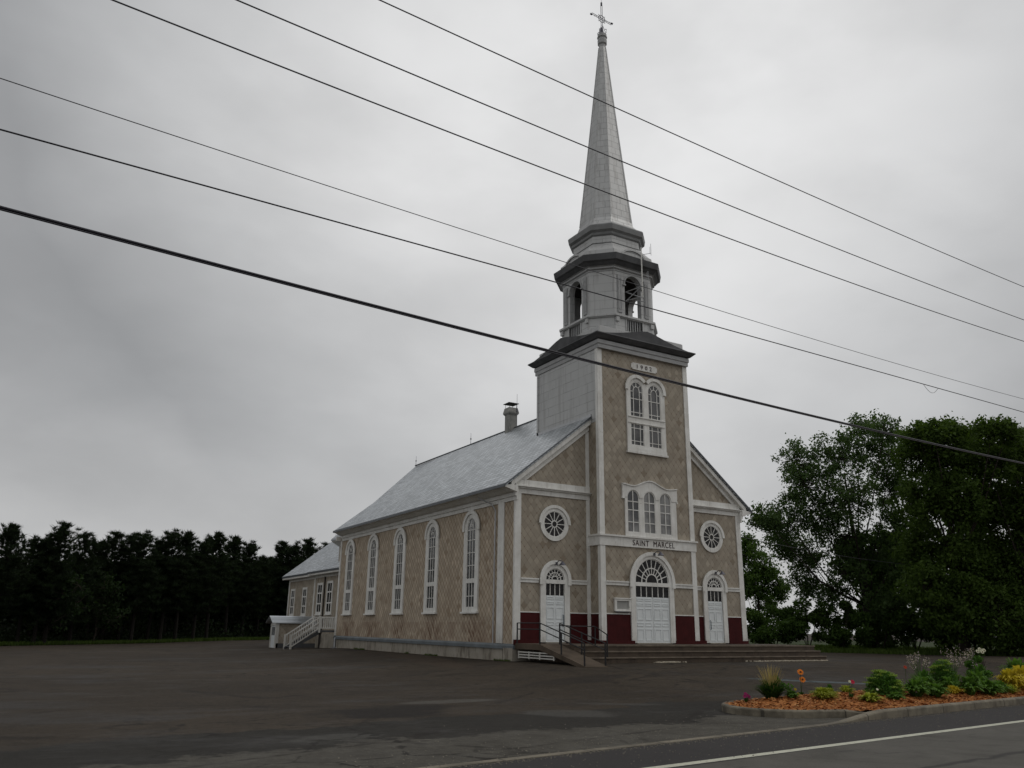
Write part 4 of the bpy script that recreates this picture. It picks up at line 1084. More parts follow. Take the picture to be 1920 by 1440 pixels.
for (x, z) in ((6.88, 4.97), (2.07, 4.36), (11.42, 4.36)):
    fr = FT if x == 6.88 else F0
    lm = thing('wall_lamp', fr(x, z, .15), {6.88: 'small bronze gooseneck lamp over the double main door', 2.07: 'small bronze gooseneck lamp over the left side door', 11.42: 'small bronze gooseneck lamp over the right side door'}[x], 'lamp', 'gooseneck lamps over the church doors')
    m = MB(); m.tube([fr(x-.05, z+.02, .15), fr(x-.05, z+.12, .30), fr(x-.02, z+.14, .45), fr(x+.02, z+.08, .52)], .018, 6); m.fbox(fr, x-.10, x, z-.04, z+.08, .151, .18); m.build('arm', m_iron, lm)
    m = MB(); c = fr(x+.02, z, .52); rings = [[(c.x+r_*math.cos(2*math.pi*i/14), c.y+r_*math.sin(2*math.pi*i/14), c.z+dz) for i in range(14)] for r_, dz in ((.16, -.06), (.12, -.01), (.05, .07), (.03, .09))]
    m.loft(rings); m.build('lamp_shade', m_iron, lm)
nb = thing('notice_board', (5.02, -.9, 2.4), 'white framed glazed notice board on the wall left of the main door', 'notice board')
m = MB(); m.ring(FT, [(4.56, 2.44), (5.44, 2.44), (5.44, 2.96), (4.56, 2.96)], [(4.66, 2.53), (5.34, 2.53), (5.34, 2.88), (4.66, 2.88)], .018, .12); m.fbox(FT, 4.53, 5.47, 2.961, 3.01, .018, .15); m.build('frame', m_white, nb)
m = MB(); m.fbox(FT, 4.66, 5.34, 2.53, 2.88, .018, .06); m.build('panel', m_board, nb)
m = MB(); m.fbox(FT, 4.64, 5.36, 2.39, 2.437, .018, .11); m.build('ledge', m_dgrey, nb)
# front steps
m_nose = plain('pale_nosing', (.15, .122, .092), .7, .3, var=.35)  # lighter colour for the strips along the tread edges
DZ = 1.08
st_ = thing('front_steps', (7.8, -1.9, .4), 'wide brown concrete entrance steps across the church front', 'steps')
m = MB(); m.box(1.02, -2.9, .1, 14.7, -.85, DZ)
m.box(1.02, -.849, .1, 3.6, -.07, DZ-.002); m.box(9.72, -.849, .1, 14.7, -.07, DZ-.002)
m.build('landing', m_step, st_)
for i in range(2):
    m = MB(); m.box(1.02, -3.2-.32*i, .1, 14.70+.0*i, -2.902-.32*i+.0 if i else -2.902, DZ-.22*(i+1)); m.build('step', m_step, st_); m = MB(); m.box(1.015, -3.235-.32*i, DZ-.22*(i+1)-.045, 14.72, -3.201-.32*i, DZ-.22*(i+1)+.004); m.build('nosing', m_nose, st_)
m = MB(); nose = [(1.0, -2.92, DZ+.0), ]
m.box(1.02, -2.93, DZ-.05, 14.72, -2.903, DZ+.004); m.build('nosing', m_nose, st_)
m = MB()
for i in range(240):
    x = random.choice((random.uniform(9.5, 14.7), random.uniform(9.5, 14.7), random.gauss(12, .5), random.gauss(5, .4))); s_ = random.uniform(.015, .06)
    if not 1.2 < x < 14.7: continue
    hz_ = random.uniform(.02, .055); y = -3.55-random.uniform(0, .05); z = gz(x, y)
    m.loft([[(x+s_*1.4*math.cos(a), y+.05*math.sin(a), z-.01) for a in np.arange(0, 6.2, 1.05)], [(x+s_*math.cos(a), y+.03*math.sin(a)+random.uniform(-.01, .01), z+hz_) for a in np.arange(0, 6.2, 1.05)]])
rb = m.build('rubble', m_rubble); tag(rb, 'pale crumbly mortar line along the foot of the front steps', 'rubble', kind='stuff')
# ramp
rp_ = thing('wheelchair_ramp', (.5, -2.5, .4), 'narrow concrete access ramp sloping down at the left end of the steps', 'ramp')
m = MB(); zt = gz(.5, -5.0)
m.prism([(0.0, -.10, DZ-.22), (0.0, -1.95, DZ-.22), (0.0, -4.7, zt-.05), (0.0, -5.05, zt-.02), (0.0, -5.05, zt+.015), (0.0, -1.95, DZ), (0.0, -.10, DZ)], (1.0, 0, 0)); m.build('slab', plain('ramp_concrete', (.088, .068, .050), .85, .2, var=.3, nscale=1.5, bump=.004), rp_)
m = MB(); m.box(.93, -2.9, .2, .99, -.1, .85)
m.build('support_wall', m_step, rp_)
m = MB()
for z in (.53, .63, .73): m.box(.02, -3.0, z, .05, -.35, z+.045)
for y in (-.35, -1.15, -1.95, -2.95): m.box(.015, y-.03, .50, .055, y+.03, .79)
m.build('lattice', m_white, rp_)
def rail_z(y): return DZ if y > -1.95 else DZ+(zt-DZ)*(-1.95-y)/(5.05-1.95)
for sx, X0, ys_, lab in ((0, .03, (-.22, -1.95, -3.46, -4.95), 'black iron railing along the outer left edge of the ramp'), (1, .97, (-1.95, -3.46, -4.95), 'black iron railing between the ramp and the steps')):
    rl = thing('railing', (X0, -2.5, DZ), lab, 'railing', 'black railings of the ramp and steps')
    for y in ys_:
        m = MB(); z = rail_z(y); m.box(X0-.022, y-.022, z-.12, X0+.022, y+.022, z+.80); m.build('post', m_metal, rl)
    for h, nm in ((.80, 'handrail'), (.56, 'midrail')):
        m = MB(); pts = [(X0, y, rail_z(y)+h) for y in ((-.22, -1.95, -4.95) if not sx else (-1.95, -4.95))]; m.tube(pts, .022, 6); m.build(nm, m_metal, rl)
rl = thing('railing', (2.1, -3, DZ), 'black iron handrail returning across the landing and down the steps', 'railing', 'black railings of the ramp and steps')
m = MB(); m.tube([(.99, -2.0, DZ+.72), (1.05, -2.72, DZ+.70), (2.15, -2.72, DZ+.70), (2.15, -3.5, DZ+.40), (2.15, -3.56, DZ+.38)], .022, 6); m.build('handrail', m_metal, rl)
for (x, y, z0, z1) in ((1.03, -2.6, DZ, DZ+.70), (2.15, -2.72, DZ-.12, DZ+.70), (2.15, -3.5, .5, DZ+.42)):
    m = MB(); m.box(x-.02, y-.02, z0, x+.02, y+.02, z1); m.build('post', m_metal, rl)
# side staircase with white railings
ss = thing('side_stairs', (-1, 23.2, .3), 'white railed wooden stairs climbing to the side door landing', 'stairs')
LZ = 1.36; Y0_, Y1_ = 22.62, 24.0; XF = -2.75; fz = gz(-2.8, 23)
m = MB(); m.box(-1.0, Y0_, LZ-.12, .82, Y1_, LZ); m.build('landing', m_wood, ss)
n = 6
for i in range(n):
    m = MB(); x1 = -1.0-(i)*.29; z = LZ-(LZ-fz)*(i+1)/(n+1); m.box(x1-.29, Y0_+.06, z-.04, x1+.02, Y1_-.06, z); m.build('tread', m_wood, ss)
m = MB()
for y in (Y0_+.02, Y1_-.06): m.prism([(-1.0, y, LZ-.02), (-1.0, y, LZ-.26), (XF+.1, y, fz), (XF-.05, y, fz), (XF-.05, y, fz+.08)], (0, .04, 0))
m.build('stringer', m_dgrey, ss)
for yy, gname in ((Y0_, 'railing'), (Y1_, 'railing')):
    m = MB()
    def line(x): return LZ if x > -1.0 else LZ+(fz-LZ)*(-1.0-x)/(-1.0-XF)
    for h, w in ((.80, .04), (.13, .035)) + (((.50, .03),) if yy == Y0_ else ()):
        m.hull8([(XF, yy-.03, line(XF)+h-w), (-1.0, yy-.03, LZ+h-w), (-1.0, yy+.03, LZ+h-w), (XF, yy+.03, line(XF)+h-w)], [(XF, yy-.03, line(XF)+h+w), (-1.0, yy-.03, LZ+h+w), (-1.0, yy+.03, LZ+h+w), (XF, yy+.03, line(XF)+h+w)])
        if h != .5: m.box(-1.0, yy-.03, LZ+h-w, .82, yy+.03, LZ+h+w)
    for x in (XF, -1.0, .78): m.box(x-.055, yy-.055, line(x)-(.02 if x == XF else .15), x+.055, yy+.055, line(x)+.88)
    for i in range(1, 12): x = XF+(-1.0-XF)*i/12; m.box(x-.02, yy-.02, line(x)+.13, x+.02, yy+.02, line(x)+.80)
    for i in range(1, 13): x = -1.0+1.8*i/13; m.box(x-.018, yy-.02, LZ+.13, x+.018, yy+.02, LZ+.80)
    m.build(gname, m_white, ss)
m = MB()
for x in (-.9, .3): m.box(x-.05, Y0_+.1, .1, x+.05, Y0_+.2, LZ-.12)
m.build('leg', m_dark, ss)
# vestibule
vb = thing('entry_shed', (-1, 29.8, .2), 'low tan entry shed with white door and metal gable roof behind the stairs', 'shed')
m = MB(); m.box(-1.95, 29.1, .05, .84, 30.5, 1.80); m.prism([(-1.95, 29.1, 1.80), (-1.95, 30.5, 1.80), (-1.95, 29.8, 2.16)], (2.79, 0, 0)); m.build('wall', m_shingle2, vb)
m = MB()
for a, b in ((28.9, 29.8), (30.7, 29.8)): m.prism([(-2.35, a, 1.80), (-2.35, b, 2.26), (-2.35, b, 2.20), (-2.35, a, 1.74)], (3.2, 0, 0))
m.build('roof', m_roof, vb)
FV = Fr((-1.95, 0, 0), (0, 1, 0), (-1, 0, 0))
m = MB(); m.fbox(FV, 29.05, 29.30, .1, 1.76, .002, .05); m.fbox(FV, 30.30, 30.55, .1, 1.76, .002, .05); m.fbox(FV, 29.3, 30.3, 1.62, 1.76, .002, .04); m.slab(FV, [(29.0, 1.76), (30.6, 1.76), (29.8, 2.17)], .002, .03)
m.box(-1.99, 29.06, .1, -1.80, 29.098, 1.76)
m.build('trim', m_white, vb)
m = MB(); m.fbox(FV, 29.34, 30.26, .1, 1.6, .002, .03); dd = m.build('door', m_door, vb)
m = MB()
for u in (29.45, 29.72, 29.99): m.fbox(FV, u, u+.17, .95, 1.5, .031, .036)
m.build('pane', m_darkglass, dd)
m = MB(); m.box(-1.97, 29.06, .0, .84, 29.10-.002, .42); m.build('foundation', m_dgrey, vb)

# ------------------------------------------------------------------ overhead cables
CAB = dict(
 a=([(-13.87, 12.84), (-7.88, 13.22), (14.72, 14.99)], .013, 'uppermost of the six overhead cables crossing the steeple', m_cable2),
 b=([(-16.38, 11.43), (-8.09, 11.85), (14.11, 13.43)], .013, 'second overhead cable from the top, crossing the upper spire', m_cable2),
 c=([(-18.11, 10.46), (-8.9, 10.86), (13.74, 12.46)], .013, 'third overhead cable from the top, crossing the lower spire', m_cable2),
 d=([(-19.2, 8.54), (-15.16, 8.72), (-9.5, 8.88), (-1.24, 9.15), (12.78, 10.0)], .007, 'thinnest overhead cable, passing in front of the belfry', m_cable2),
 e=([(-19.08, 7.82), (-15.1, 8.08), (-9.65, 8.37), (5.49, 9.06), (12.58, 9.48)], .012, 'black overhead cable with a small slack loop right of the steeple', m_cable),
 f=([(-18.9, 6.76), (-15.4, 6.80), (-9.78, 6.88), (-.37, 7.03), (11.8, 7.48)], .023, 'thickest black overhead cable, lowest of the six', m_cable))
for k, (pts, r_, lab, mt) in CAB.items():
    xs_ = np.array([p[0] for p in pts]); zs = np.array([p[1] for p in pts])
    co = np.polyfit(xs_, zs, 2)
    m = MB(); P = []
    for x in np.arange(-34, 42.1, 2.0):
        P.append((x, -16.5+.12*x, float(np.polyval(co, x))))
    m.tube(P, r_, 6)
    if k == 'e':
        x0 = 5.2; L = []
        for i in range(9):
            t = i/8; x = x0+.95*t; L.append((x, -16.5+.12*x, float(np.polyval(co, x))-.22*math.sin(math.pi*t)))
        m.tube(L, .006, 5)
    if k == 'f':    # lashed second strand
        P2 = [(x, y-.03, z-.045) for x, y, z in P]; m.tube(P2, .012, 5)
    o = m.build('overhead_cable', mt, smooth=True); tag(o, lab, 'cable', 'overhead cables along the road')
m = MB(); P = [(13.4+(60-13.4)*t, .3+9*t, 6.35+1.2*t-3.2*t*(1-t)) for t in np.linspace(0, 1, 14)]; m.tube(P, .012, 5)
o = m.build('service_cable', m_cable2); tag(o, 'faint service cable running right from the church corner', 'cable')

# ------------------------------------------------------------------ vegetation helpers
def np_mesh(name, verts, nper, mat, extra=None):
    """verts (n*nper,3): n separate faces of nper corners; extra MB merged in"""
    n = len(verts)//nper
    me = bpy.data.meshes.new(name)
    me.vertices.add(len(verts)); me.vertices.foreach_set('co', np.asarray(verts, np.float32).ravel())
    me.loops.add(n*nper); me.loops.foreach_set('vertex_index', np.arange(n*nper, dtype=np.int32))
    me.polygons.add(n); me.polygons.foreach_set('loop_start', np.arange(0, n*nper, nper, dtype=np.int32))
    me.update(calc_edges=True); me.materials.append(mat)
    return me
def link(me, name, parent=None):
    o = bpy.data.objects.new(name, me); COL.objects.link(o)
    if parent: o.parent = parent
    return o
def leaf_quads(c, size, up_bias=.3, aspect=.55):
    """rhombus leaves at centres c (n,3)"""
    n = len(c); nn = rng.normal(size=(n, 3)); nn[:, 2] += up_bias*2; nn /= np.linalg.norm(nn, axis=1)[:, None]
    t = rng.normal(size=(n, 3)); t -= (t*nn).sum(1)[:, None]*nn; t /= np.linalg.norm(t, axis=1)[:, None]
    b = np.cross(nn, t); s = (size*(.6+.8*rng.random(n)))[:, None]
    v = np.stack([c-t*s, c+b*s*aspect+nn*s*.12, c+t*s, c-b*s*aspect+nn*s*.12], 1)
    return v.reshape(-1, 3)
def clump_tree(name, base, lobes, leafmat, label, trunk_r=.32, fork=3.0, leafsize=.16, per=1150, lean=(0, 0), cat='tree', group=None, nl=10, n_fill=130, hole=.1):
    base = Vector(base); root = thing(name, base, label, cat, group)
    tr = MB(); L = [(Vector(l[:3])-base, l[3]) for l in lobes]
    cx = sum(l.x for l, r in L)/len(L); cy = sum(l.y for l, r in L)/len(L); top = max(l.z for l, r in L)
    spine = [Vector((0, 0, -.15))]
    for i in range(1, 9):
        t = i/8; spine.append(Vector((cx*t**1.6*.8+random.uniform(-.12, .12), cy*t**1.6*.8+random.uniform(-.12, .12), top*.82*t)))
    tr.tube(spine, [trunk_r*(1.25 if i == 0 else 1-.105*i) for i in range(9)], 9)
    C = []
    for lc, r_ in L:
        # limb: leaves the spine well below the lobe
        hz = max(fork*.7, lc.z*.45 if lc.z > 5 else lc.z*.4)
        k = min(7, max(1, int(8*hz/(top*.82)))); s0 = spine[k]
        mid = s0.lerp(lc, .5)+Vector((random.uniform(-.3, .3), random.uniform(-.3, .3), -.12*(lc-s0).length+random.uniform(0, .3)))
        r0 = trunk_r*(.20+.035*r_)
        pts = [s0, s0.lerp(mid, .5)+Vector((0, 0, -.08)), mid, mid.lerp(lc, .5)+Vector((random.uniform(-.1, .1),)*3), lc]
        tr.tube(pts, [r0, r0*.8, r0*.6, r0*.42, r0*.25], 6)
        n = int(nl*max(.8, r_)**1.2)
        vol = r_**3*n_fill
        pf = rng.normal(size=(int(vol), 3)); pf /= np.linalg.norm(pf, axis=1)[:, None]; pf *= (rng.random(len(pf))[:, None]**.55)*r_*1.12
        # knock holes in the even filling
        keep = (np.sin(pf[:, 0]*3.1+lc.x*2)+np.sin(pf[:, 1]*2.7+lc.y)+np.sin(pf[:, 2]*3.6+lc.z*3)) > hole
        C.append(pf[keep]+np.array(lc))
        for _ in range(n):
            d = Vector(rng.normal(size=3)).normalized(); q = lc+Vector((d.x, d.y, d.z*.9+.08))*r_*random.uniform(.45, 1.18)
            mm = lc.lerp(q, .5)+Vector((0, 0, -.1)); tr.tube([mm.lerp(lc, .6) if random.random() < .5 else lc, mm, q], [.032, .020, .008], 4, cap=False)
            rad = random.uniform(.28, .62)
            k2 = int(per*rad*rad/20)
            p = rng.normal(size=(k2, 3))*rad*.5; p[:, 2] *= .85
            C.append(p+np.array(q))
    t_o = tr.build('trunk', m_bark, root, smooth=True)
    t_o.matrix_parent_inverse = Matrix()
    C = np.concatenate(C); me = np_mesh('crown', leaf_quads(C, leafsize), 4, leafmat)
    link(me, 'crown', root); return root, len(C)

LA = [(33.2,12.7,14.8,1.6),(37.2,9.7,17.0,1.6),(35.3,6.3,16.3,1.2),(34.9,10.1,14.8,2.1),(38.6,8.2,15.2,2.1),(32.9,11.5,12.6,2.0),(29.1,12.6,10.0,1.1),(31.9,12.8,10.0,1.9),(33.9,8.8,11.4,2.0),(40.3,9.7,12.8,2.1),(35.3,14.0,7.5,1.8),(36.1,11.1,9.1,1.7),(35.4,10.9,6.3,1.5),(35.5,14.8,5.5,1.2),(39.7,8.9,9.8,1.8),(42.1,10.3,7.2,2.1),(33.1,14.8,8.7,1.3),(35.8,12.6,4.6,1.2),(33.7,11.2,10.4,1.6),(38.1,10.5,8.2,1.6)]
LB = [(32.3,1.6,14.7,1.1),(31.8,0.3,14.8,0.9),(33.7,0.1,14.8,1.0),(37.1,0.9,15.5,0.9),(34.4,-2.0,14.8,0.9),(35.2,-2.5,15.1,0.8),(39.2,-1.4,15.3,1.0),(38.5,-2.9,14.5,1.4),(33.4,2.1,13.4,1.8),(34.8,0.9,13.3,1.8),(36.0,-0.6,13.2,1.8),(41.3,0.2,13.6,2.1),(39.0,-2.9,12.4,2.1),(33.5,2.3,10.5,2.0),(34.3,0.6,10.4,1.9),(38.3,0.8,10.4,2.0),(38.7,-1.3,9.8,2.1),(41.0,-2.1,9.5,2.1),(35.2,4.2,7.9,1.8),(35.0,1.9,7.4,1.9),(38.1,1.6,7.2,1.8),(42.2,1.4,7.1,2.0),(32.8,2.7,4.9,1.6),(34.5,1.6,4.6,1.7),(37.2,0.9,5.0,1.6),(42.2,1.4,4.5,2.0)]
LC = [(42.2,27.3,8.5,1.4),(42.3,25.3,7.5,1.4),(43.8,25.5,6.0,1.2),(41.7,25.9,5.9,1.5),(41.8,27.4,6.2,1.2),(43.5,24.2,5.2,0.8),(42.6,27.1,9.8,0.7),(45.9,28.3,4.4,1.2)]
LA = [(x, y, z-.35, r_*.95) for x, y, z, r_ in LA]; LB = [(x, y, z-(.6 if x > 34.5 else .25)-(.3 if z > 14 else 0), r_*(.78 if z > 14 else 1)) for x, y, z, r_ in LB]
LB += [(33.6, 2.0, 2.6, 1.7), (35.6, 0.0, 2.4, 1.8), (37.6, -1.2, 2.8, 1.8), (36.5, 1.5, 3.4, 1.8), (39.8, -2.6, 3.0, 2.0), (34.4, 3.4, 3.6, 1.6), (38.5, .4, 5.4, 1.9), (41.5, -3.6, 5.8, 2.0), (40.6, -4.2, 8.4, 2.0)]
LA += [(37.6, 9.0, 3.4, 1.6), (38.8, 8.0, 5.2, 1.7)]
B1 = [l for l in LB if (l[0]-36) < 0]; B2 = [l for l in LB if l[0] >= 36]
tot = 0
_, n = clump_tree('ash_tree', (39.0, 11.9, .3), LA, m_leafA, 'tall loose crowned tree with forked trunk right of the church steps', .34, 3.2, .105, per=5200, nl=26, n_fill=150, hole=.35); tot += n
_, n = clump_tree('maple_tree', (35.4, 2.4, .3), B1, m_leafB, 'dense dark tree with flat leafy top in the middle of the right-hand group', .34, 2.5, .12, per=6500, nl=28, n_fill=240, hole=.0); tot += n
_, n = clump_tree('maple_tree', (38.6, -.2, .3), B2, m_leafB, 'dense tree cut off by the right edge of the photo', .34, 2.5, .12, per=6500, nl=28, n_fill=240, hole=.0); tot += n
_, n = clump_tree('small_tree', (42.6, 26.6, .3), LC, m_leafC, 'small leafy tree showing just right of the church front corner', .16, 2.2, .13, per=4600, nl=22, n_fill=260); tot += n
# further trees behind them that close the gaps low down
for (x, y, h, lab) in ((44, 14, 9, 'background tree seen through the gap right of the church'), (47, 5, 12, 'background tree behind the dense right-hand trees'), (49, -3, 12, 'background tree at the right edge behind the dense trees')):
    L = [(x+random.uniform(-2.5, 2.5), y+random.uniform(-2.5, 2.5), random.uniform(2.2, h), random.uniform(1.3, 2.0)) for _ in range(int(h*1.2))]
    _, n = clump_tree('broadleaf_tree', (x, y, .3), L, m_leafC, lab, .25, 2, .22, per=1800, nl=16, n_fill=110, hole=-.2); tot += n
# shrubs along the lot edge on the right
def shrub(name, base, r_, h, mat, label, n=1500, size=.12, group=None, cat='shrub'):
    root = thing(name, base, label, cat, group)
    st = MB()
    for _ in range(7):
        a = random.uniform(0, 6.28); st.tube([(0, 0, -.05), (math.cos(a)*r_*.3, math.sin(a)*r_*.3, h*.4), (math.cos(a)*r_*.6, math.sin(a)*r_*.6, h*.8)], [.03, .02, .008], 5)
    so = st.build('stem', m_bark, root); so.matrix_parent_inverse = Matrix()
    C = []
    for _ in range(max(6, int(9*r_))):
        a = random.uniform(0, 6.28); d = r_*math.sqrt(random.random()); zc = h*random.uniform(.25, .92)*math.sqrt(max(0.1, 1-(d/r_)**2*.7))
        rad = r_*random.uniform(.22, .42); k2 = int(n/max(6, int(9*r_)))
        p = rng.normal(size=(k2, 3)); p /= np.linalg.norm(p, axis=1)[:, None]; p *= (rng.random(k2)[:, None]**.4)*rad; p[:, 2] *= .75
        q = p+np.array([math.cos(a)*d, math.sin(a)*d, zc]); q[:, 2] = np.maximum(q[:, 2], .03); C.append(q)
    C = np.concatenate(C); link(np_mesh('foliage', leaf_quads(C, size), 4, mat), 'foliage', root); return root
SHR = [(30.3, 17.2, 2.1, 3.7, 'dark shrub nearest the church right corner'), (32.0, 15.2, 2.1, 3.5, 'dark shrub under the small leafy tree'), (33.8, 13.6, 2.0, 3.7, 'bright green bushy shrub left of the forked trunk'),
       (35.6, 12.0, 2.0, 3.8, 'rounded shrub touching the forked trunk on its left'), (37.2, 9.8, 2.0, 3.4, 'shrub just right of the forked trunk'), (38.6, 8.0, 2.1, 3.4, 'shrub under the tall trees'),
       (39.4, 5.6, 2.2, 3.6, 'shrub in the shade between the two dense trees'), (39.0, 2.6, 2.2, 3.6, 'shrub behind the pink flowering gaura'), (37.6, -1.6, 2.3, 3.8, 'shrub at the right edge below the dense tree')]
for x, y, r_, h, lab in SHR: shrub('shrub', (x, y, gz(x, y)), r_, h, m_leafC, lab, 6500, .115, group='shrubs along the right edge of the lot')
# rough grass floor under the trees, both sides
def grass_field(name, label, pts_fn, n, h0, h1, mat, w=.03):
    P = pts_fn(n); k = len(P); a = rng.random(k)*6.28; hh = h0+(h1-h0)*rng.random(k); ww = w*(.6+.8*rng.random(k))
    dx, dy = np.cos(a)*ww, np.sin(a)*ww; lx, ly = rng.normal(size=k)*hh*.25, rng.normal(size=k)*hh*.25
    v = np.stack([np.stack([P[:, 0]-dx, P[:, 1]-dy, P[:, 2]], 1), np.stack([P[:, 0]+dx, P[:, 1]+dy, P[:, 2]], 1), np.stack([P[:, 0]+lx, P[:, 1]+ly, P[:, 2]+hh], 1)], 1)
    o = link(np_mesh(name, v.reshape(-1, 3), 3, mat), name); tag(o, label, 'grass', kind='stuff'); return o
m_grass = mat_foliage('rough_grass', (.028, .050, .010), (.075, .115, .025))
gzv = np.vectorize(gz)
A_ = np.array([-22.0, 34.6]); B_ = np.array([6, 58.5]); dA = (B_-A_)/np.linalg.norm(B_-A_); nA = np.array([-dA[1], dA[0]])
def left_pts(n):
    t = rng.random(n)*62-14; d = np.abs(rng.normal(size=n))*1.6; q = A_+t[:, None]*dA+d[:, None]*nA
    return np.column_stack([q, gzv(q[:, 0], q[:, 1])])
grass_field('grass', 'green grass verge along the foot of the pine wood', left_pts, 26000, .10, .32, m_grass, .05)
def right_pts(n):
    x = 26+rng.random(n)*22; y = -12+rng.random(n)*34; keep = (x*.62+y*.40) > 22.2+rng.normal(size=n)*.25
    return np.column_stack([x[keep], y[keep], gzv(x[keep], y[keep])])
grass_field('grass', 'rough shaded grass under the trees right of the lot', right_pts, 42000, .12, .38, m_grass, .05)
def turf(name, poly, label):
    m = MB(); m.add([(x, y, max(gz(x, y), 0)+.006) for x, y in poly], [tuple(range(len(poly)))])
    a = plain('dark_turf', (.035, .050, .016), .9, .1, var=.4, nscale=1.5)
    tag(m.build(name, a, recalc=False), label, 'ground', kind='structure')
p0 = A_-dA*60; p1 = A_+dA*90
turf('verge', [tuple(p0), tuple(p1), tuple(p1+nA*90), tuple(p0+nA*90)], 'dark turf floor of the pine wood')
m = MB(); tx = [27.6, 31, 35, 40, 46, 60]; 
PL = [(21.5, 26.5), (27.6, 14.0), (31.5, 6.5), (35, 1.0), (39, -5.5), (48, -19), (110, -19), (110, 60), (21.5, 60)]
m.add([(x, y, .36 if x < 60 else .36) for x, y in PL], [tuple(range(len(PL)))])
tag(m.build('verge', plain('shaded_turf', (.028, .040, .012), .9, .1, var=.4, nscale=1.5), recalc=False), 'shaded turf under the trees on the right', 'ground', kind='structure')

# pines: three prototypes, copied
def make_pine(H, seed, clear):
    r = np.random.default_rng(seed); random.seed(seed)
    root = bpy.data.objects.new('pine_tree', None); COL.objects.link(root)
    tr = MB(); tr.tube([(0, 0, -.2), (r.normal()*.06, r.normal()*.06, H*.4), (r.normal()*.1, r.normal()*.1, H*.75), (0, 0, H*.97)], [.15, .11, .06, .015], 7)
    T = []
    z = H*clear
    while z < H*.985:
        f = (z-H*clear)/(H*(1-clear)); Lm = (1.95*(1-f)**1.05+.16)*(.55+.45*min(1, f*4+.2))
        nb_ = 5 if f > .25 else 4
        a0 = r.random()*6.28
        for k in range(nb_):
            a = a0+k*6.28/nb_+r.normal()*.25; L_ = Lm*(.7+.5*r.random()); rise = (.15+.75*f)*L_
            tip = np.array([math.cos(a)*L_, math.sin(a)*L_, z+rise]); mid = np.array([math.cos(a)*L_*.5, math.sin(a)*L_*.5, z+rise*.3])
            tr.tube([(0, 0, z), tuple(mid), tuple(tip)], [.03, .02, .008], 4, cap=False)
            ns_ = max(2, int(L_/.26))
            for j in range(ns_):
                t = (j+1)/ns_; c = np.array([0, 0, z])*(1-t)**2+2*t*(1-t)*mid+t*t*tip; c = c+r.normal(size=3)*np.array([.13, .13, .07])
                T.append(c)
                if f > .2 or j > ns_*.5: T.append(c+r.normal(size=3)*np.array([.28, .28, .12]))
        z += H*.042*(1+.4*r.random())
    for zz_2 in np.linspace(.86, 1.0, 7): T.append(np.array([r.normal()*.05, r.normal()*.05, H*zz_2]))
    for _ in range(5):
        a = r.random()*6.28; d_ = .35+.5*r.random(); b0_ = H*(.80+.12*r.random())
        for q_ in range(4): T.append(np.array([math.cos(a)*d_, math.sin(a)*d_, b0_+q_*.17]))
    T = np.array(T); K = 24
    d = r.normal(size=(len(T), K, 3))*.75; d[:, :, 2] = np.abs(d[:, :, 2])*.9+.30; d /= np.linalg.norm(d, axis=2)[:, :, None]
    Ln = .36*(.6+.7*r.random((len(T), K)))[:, :, None]
    s = np.cross(d, r.normal(size=(len(T), K, 3))); s /= np.linalg.norm(s, axis=2)[:, :, None]
    c = T[:, None, :]+r.normal(size=(len(T), K, 3))*.05
    v = np.stack([c-s*.030, c+s*.030, c+d*Ln], 2).reshape(-1, 3)
    # short horizontal dead sticks below
    for _ in range(10):
        a = r.random()*6.28; zz = H*clear*(.35+.6*r.random()); tr.tube([(0, 0, zz), (math.cos(a)*.9, math.sin(a)*.9, zz+.05)], [.014, .004], 4, cap=False)
    to = tr.build('trunk', m_barkp, root); to.matrix_parent_inverse = Matrix()
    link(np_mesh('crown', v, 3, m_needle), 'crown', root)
    return root
protos = [make_pine(10, 3, .24), make_pine(10, 5, .32), make_pine(10, 8, .16), make_pine(10, 12, .27)]
used = set()
PINES = [(-20.6,36.8,7.9),(-18.9,37.7,8.4),(-17.4,40.5,8.0),(-16.4,40.2,7.9),(-15.7,40.4,8.8),(-13.9,43.6,8.9),(-12.5,47.3,8.5),(-11.4,47.7,9.6),(-10.0,48.8,9.3),(-9.2,47.0,9.5),(-7.6,49.9,9.1),(-6.6,49.5,9.9),(-5.2,50.3,10.0),(-3.5,51.5,9.2),(-2.0,53.3,10.1),(1.0,59.4,10.6),(2.9,60.6,9.8),(4.8,62.1,9.2),(7.5,64.6,11.0),(8.4,62.5,10.4),(10.6,65.0,11.7),(14.1,69.6,11.6),(17.1,72.8,12.4)]
random.seed(21)
allp = [(x, y, h, 1.0, 'front') for x, y, h in PINES]
for row in range(1, 5):
    for i in range(22):
        t = -6+i*3.1+random.uniform(-1, 1); q = A_+dA*t+nA*(4.2+row*3.0+random.uniform(-1, 1)); depth = 70+t*.6
        allp.append((q[0], q[1], 6.9+.075*max(0, t)+random.uniform(-.9, .1)+row*.16, 1.1, 'inner'))
for i, (x, y, h, w, kind) in enumerate(allp):
    p = protos[random.randrange(4)]
    pi = protos.index(p)
    if pi not in used: o = p; used.add(pi)
    else:
        o = p.copy(); COL.objects.link(o)
        for ch in list(p.children): c = ch.copy(); COL.objects.link(c); c.parent = o
    s_ = h/10*(.985 if kind == 'front' else .86)*random.uniform(.95, 1.04); o.location = (x, y, gz(x, y)); o.rotation_euler = (0, 0, random.uniform(0, 6.28)); o.scale = (s_*1.28, s_*1.28, s_)
    tag(o, 'dark pine in the front row of the wood left of the church' if kind == 'front' else 'dark pine deeper in the wood left of the church', 'pine tree', 'pine trees left of the church' if kind == 'front' else 'pine trees deeper in the wood')
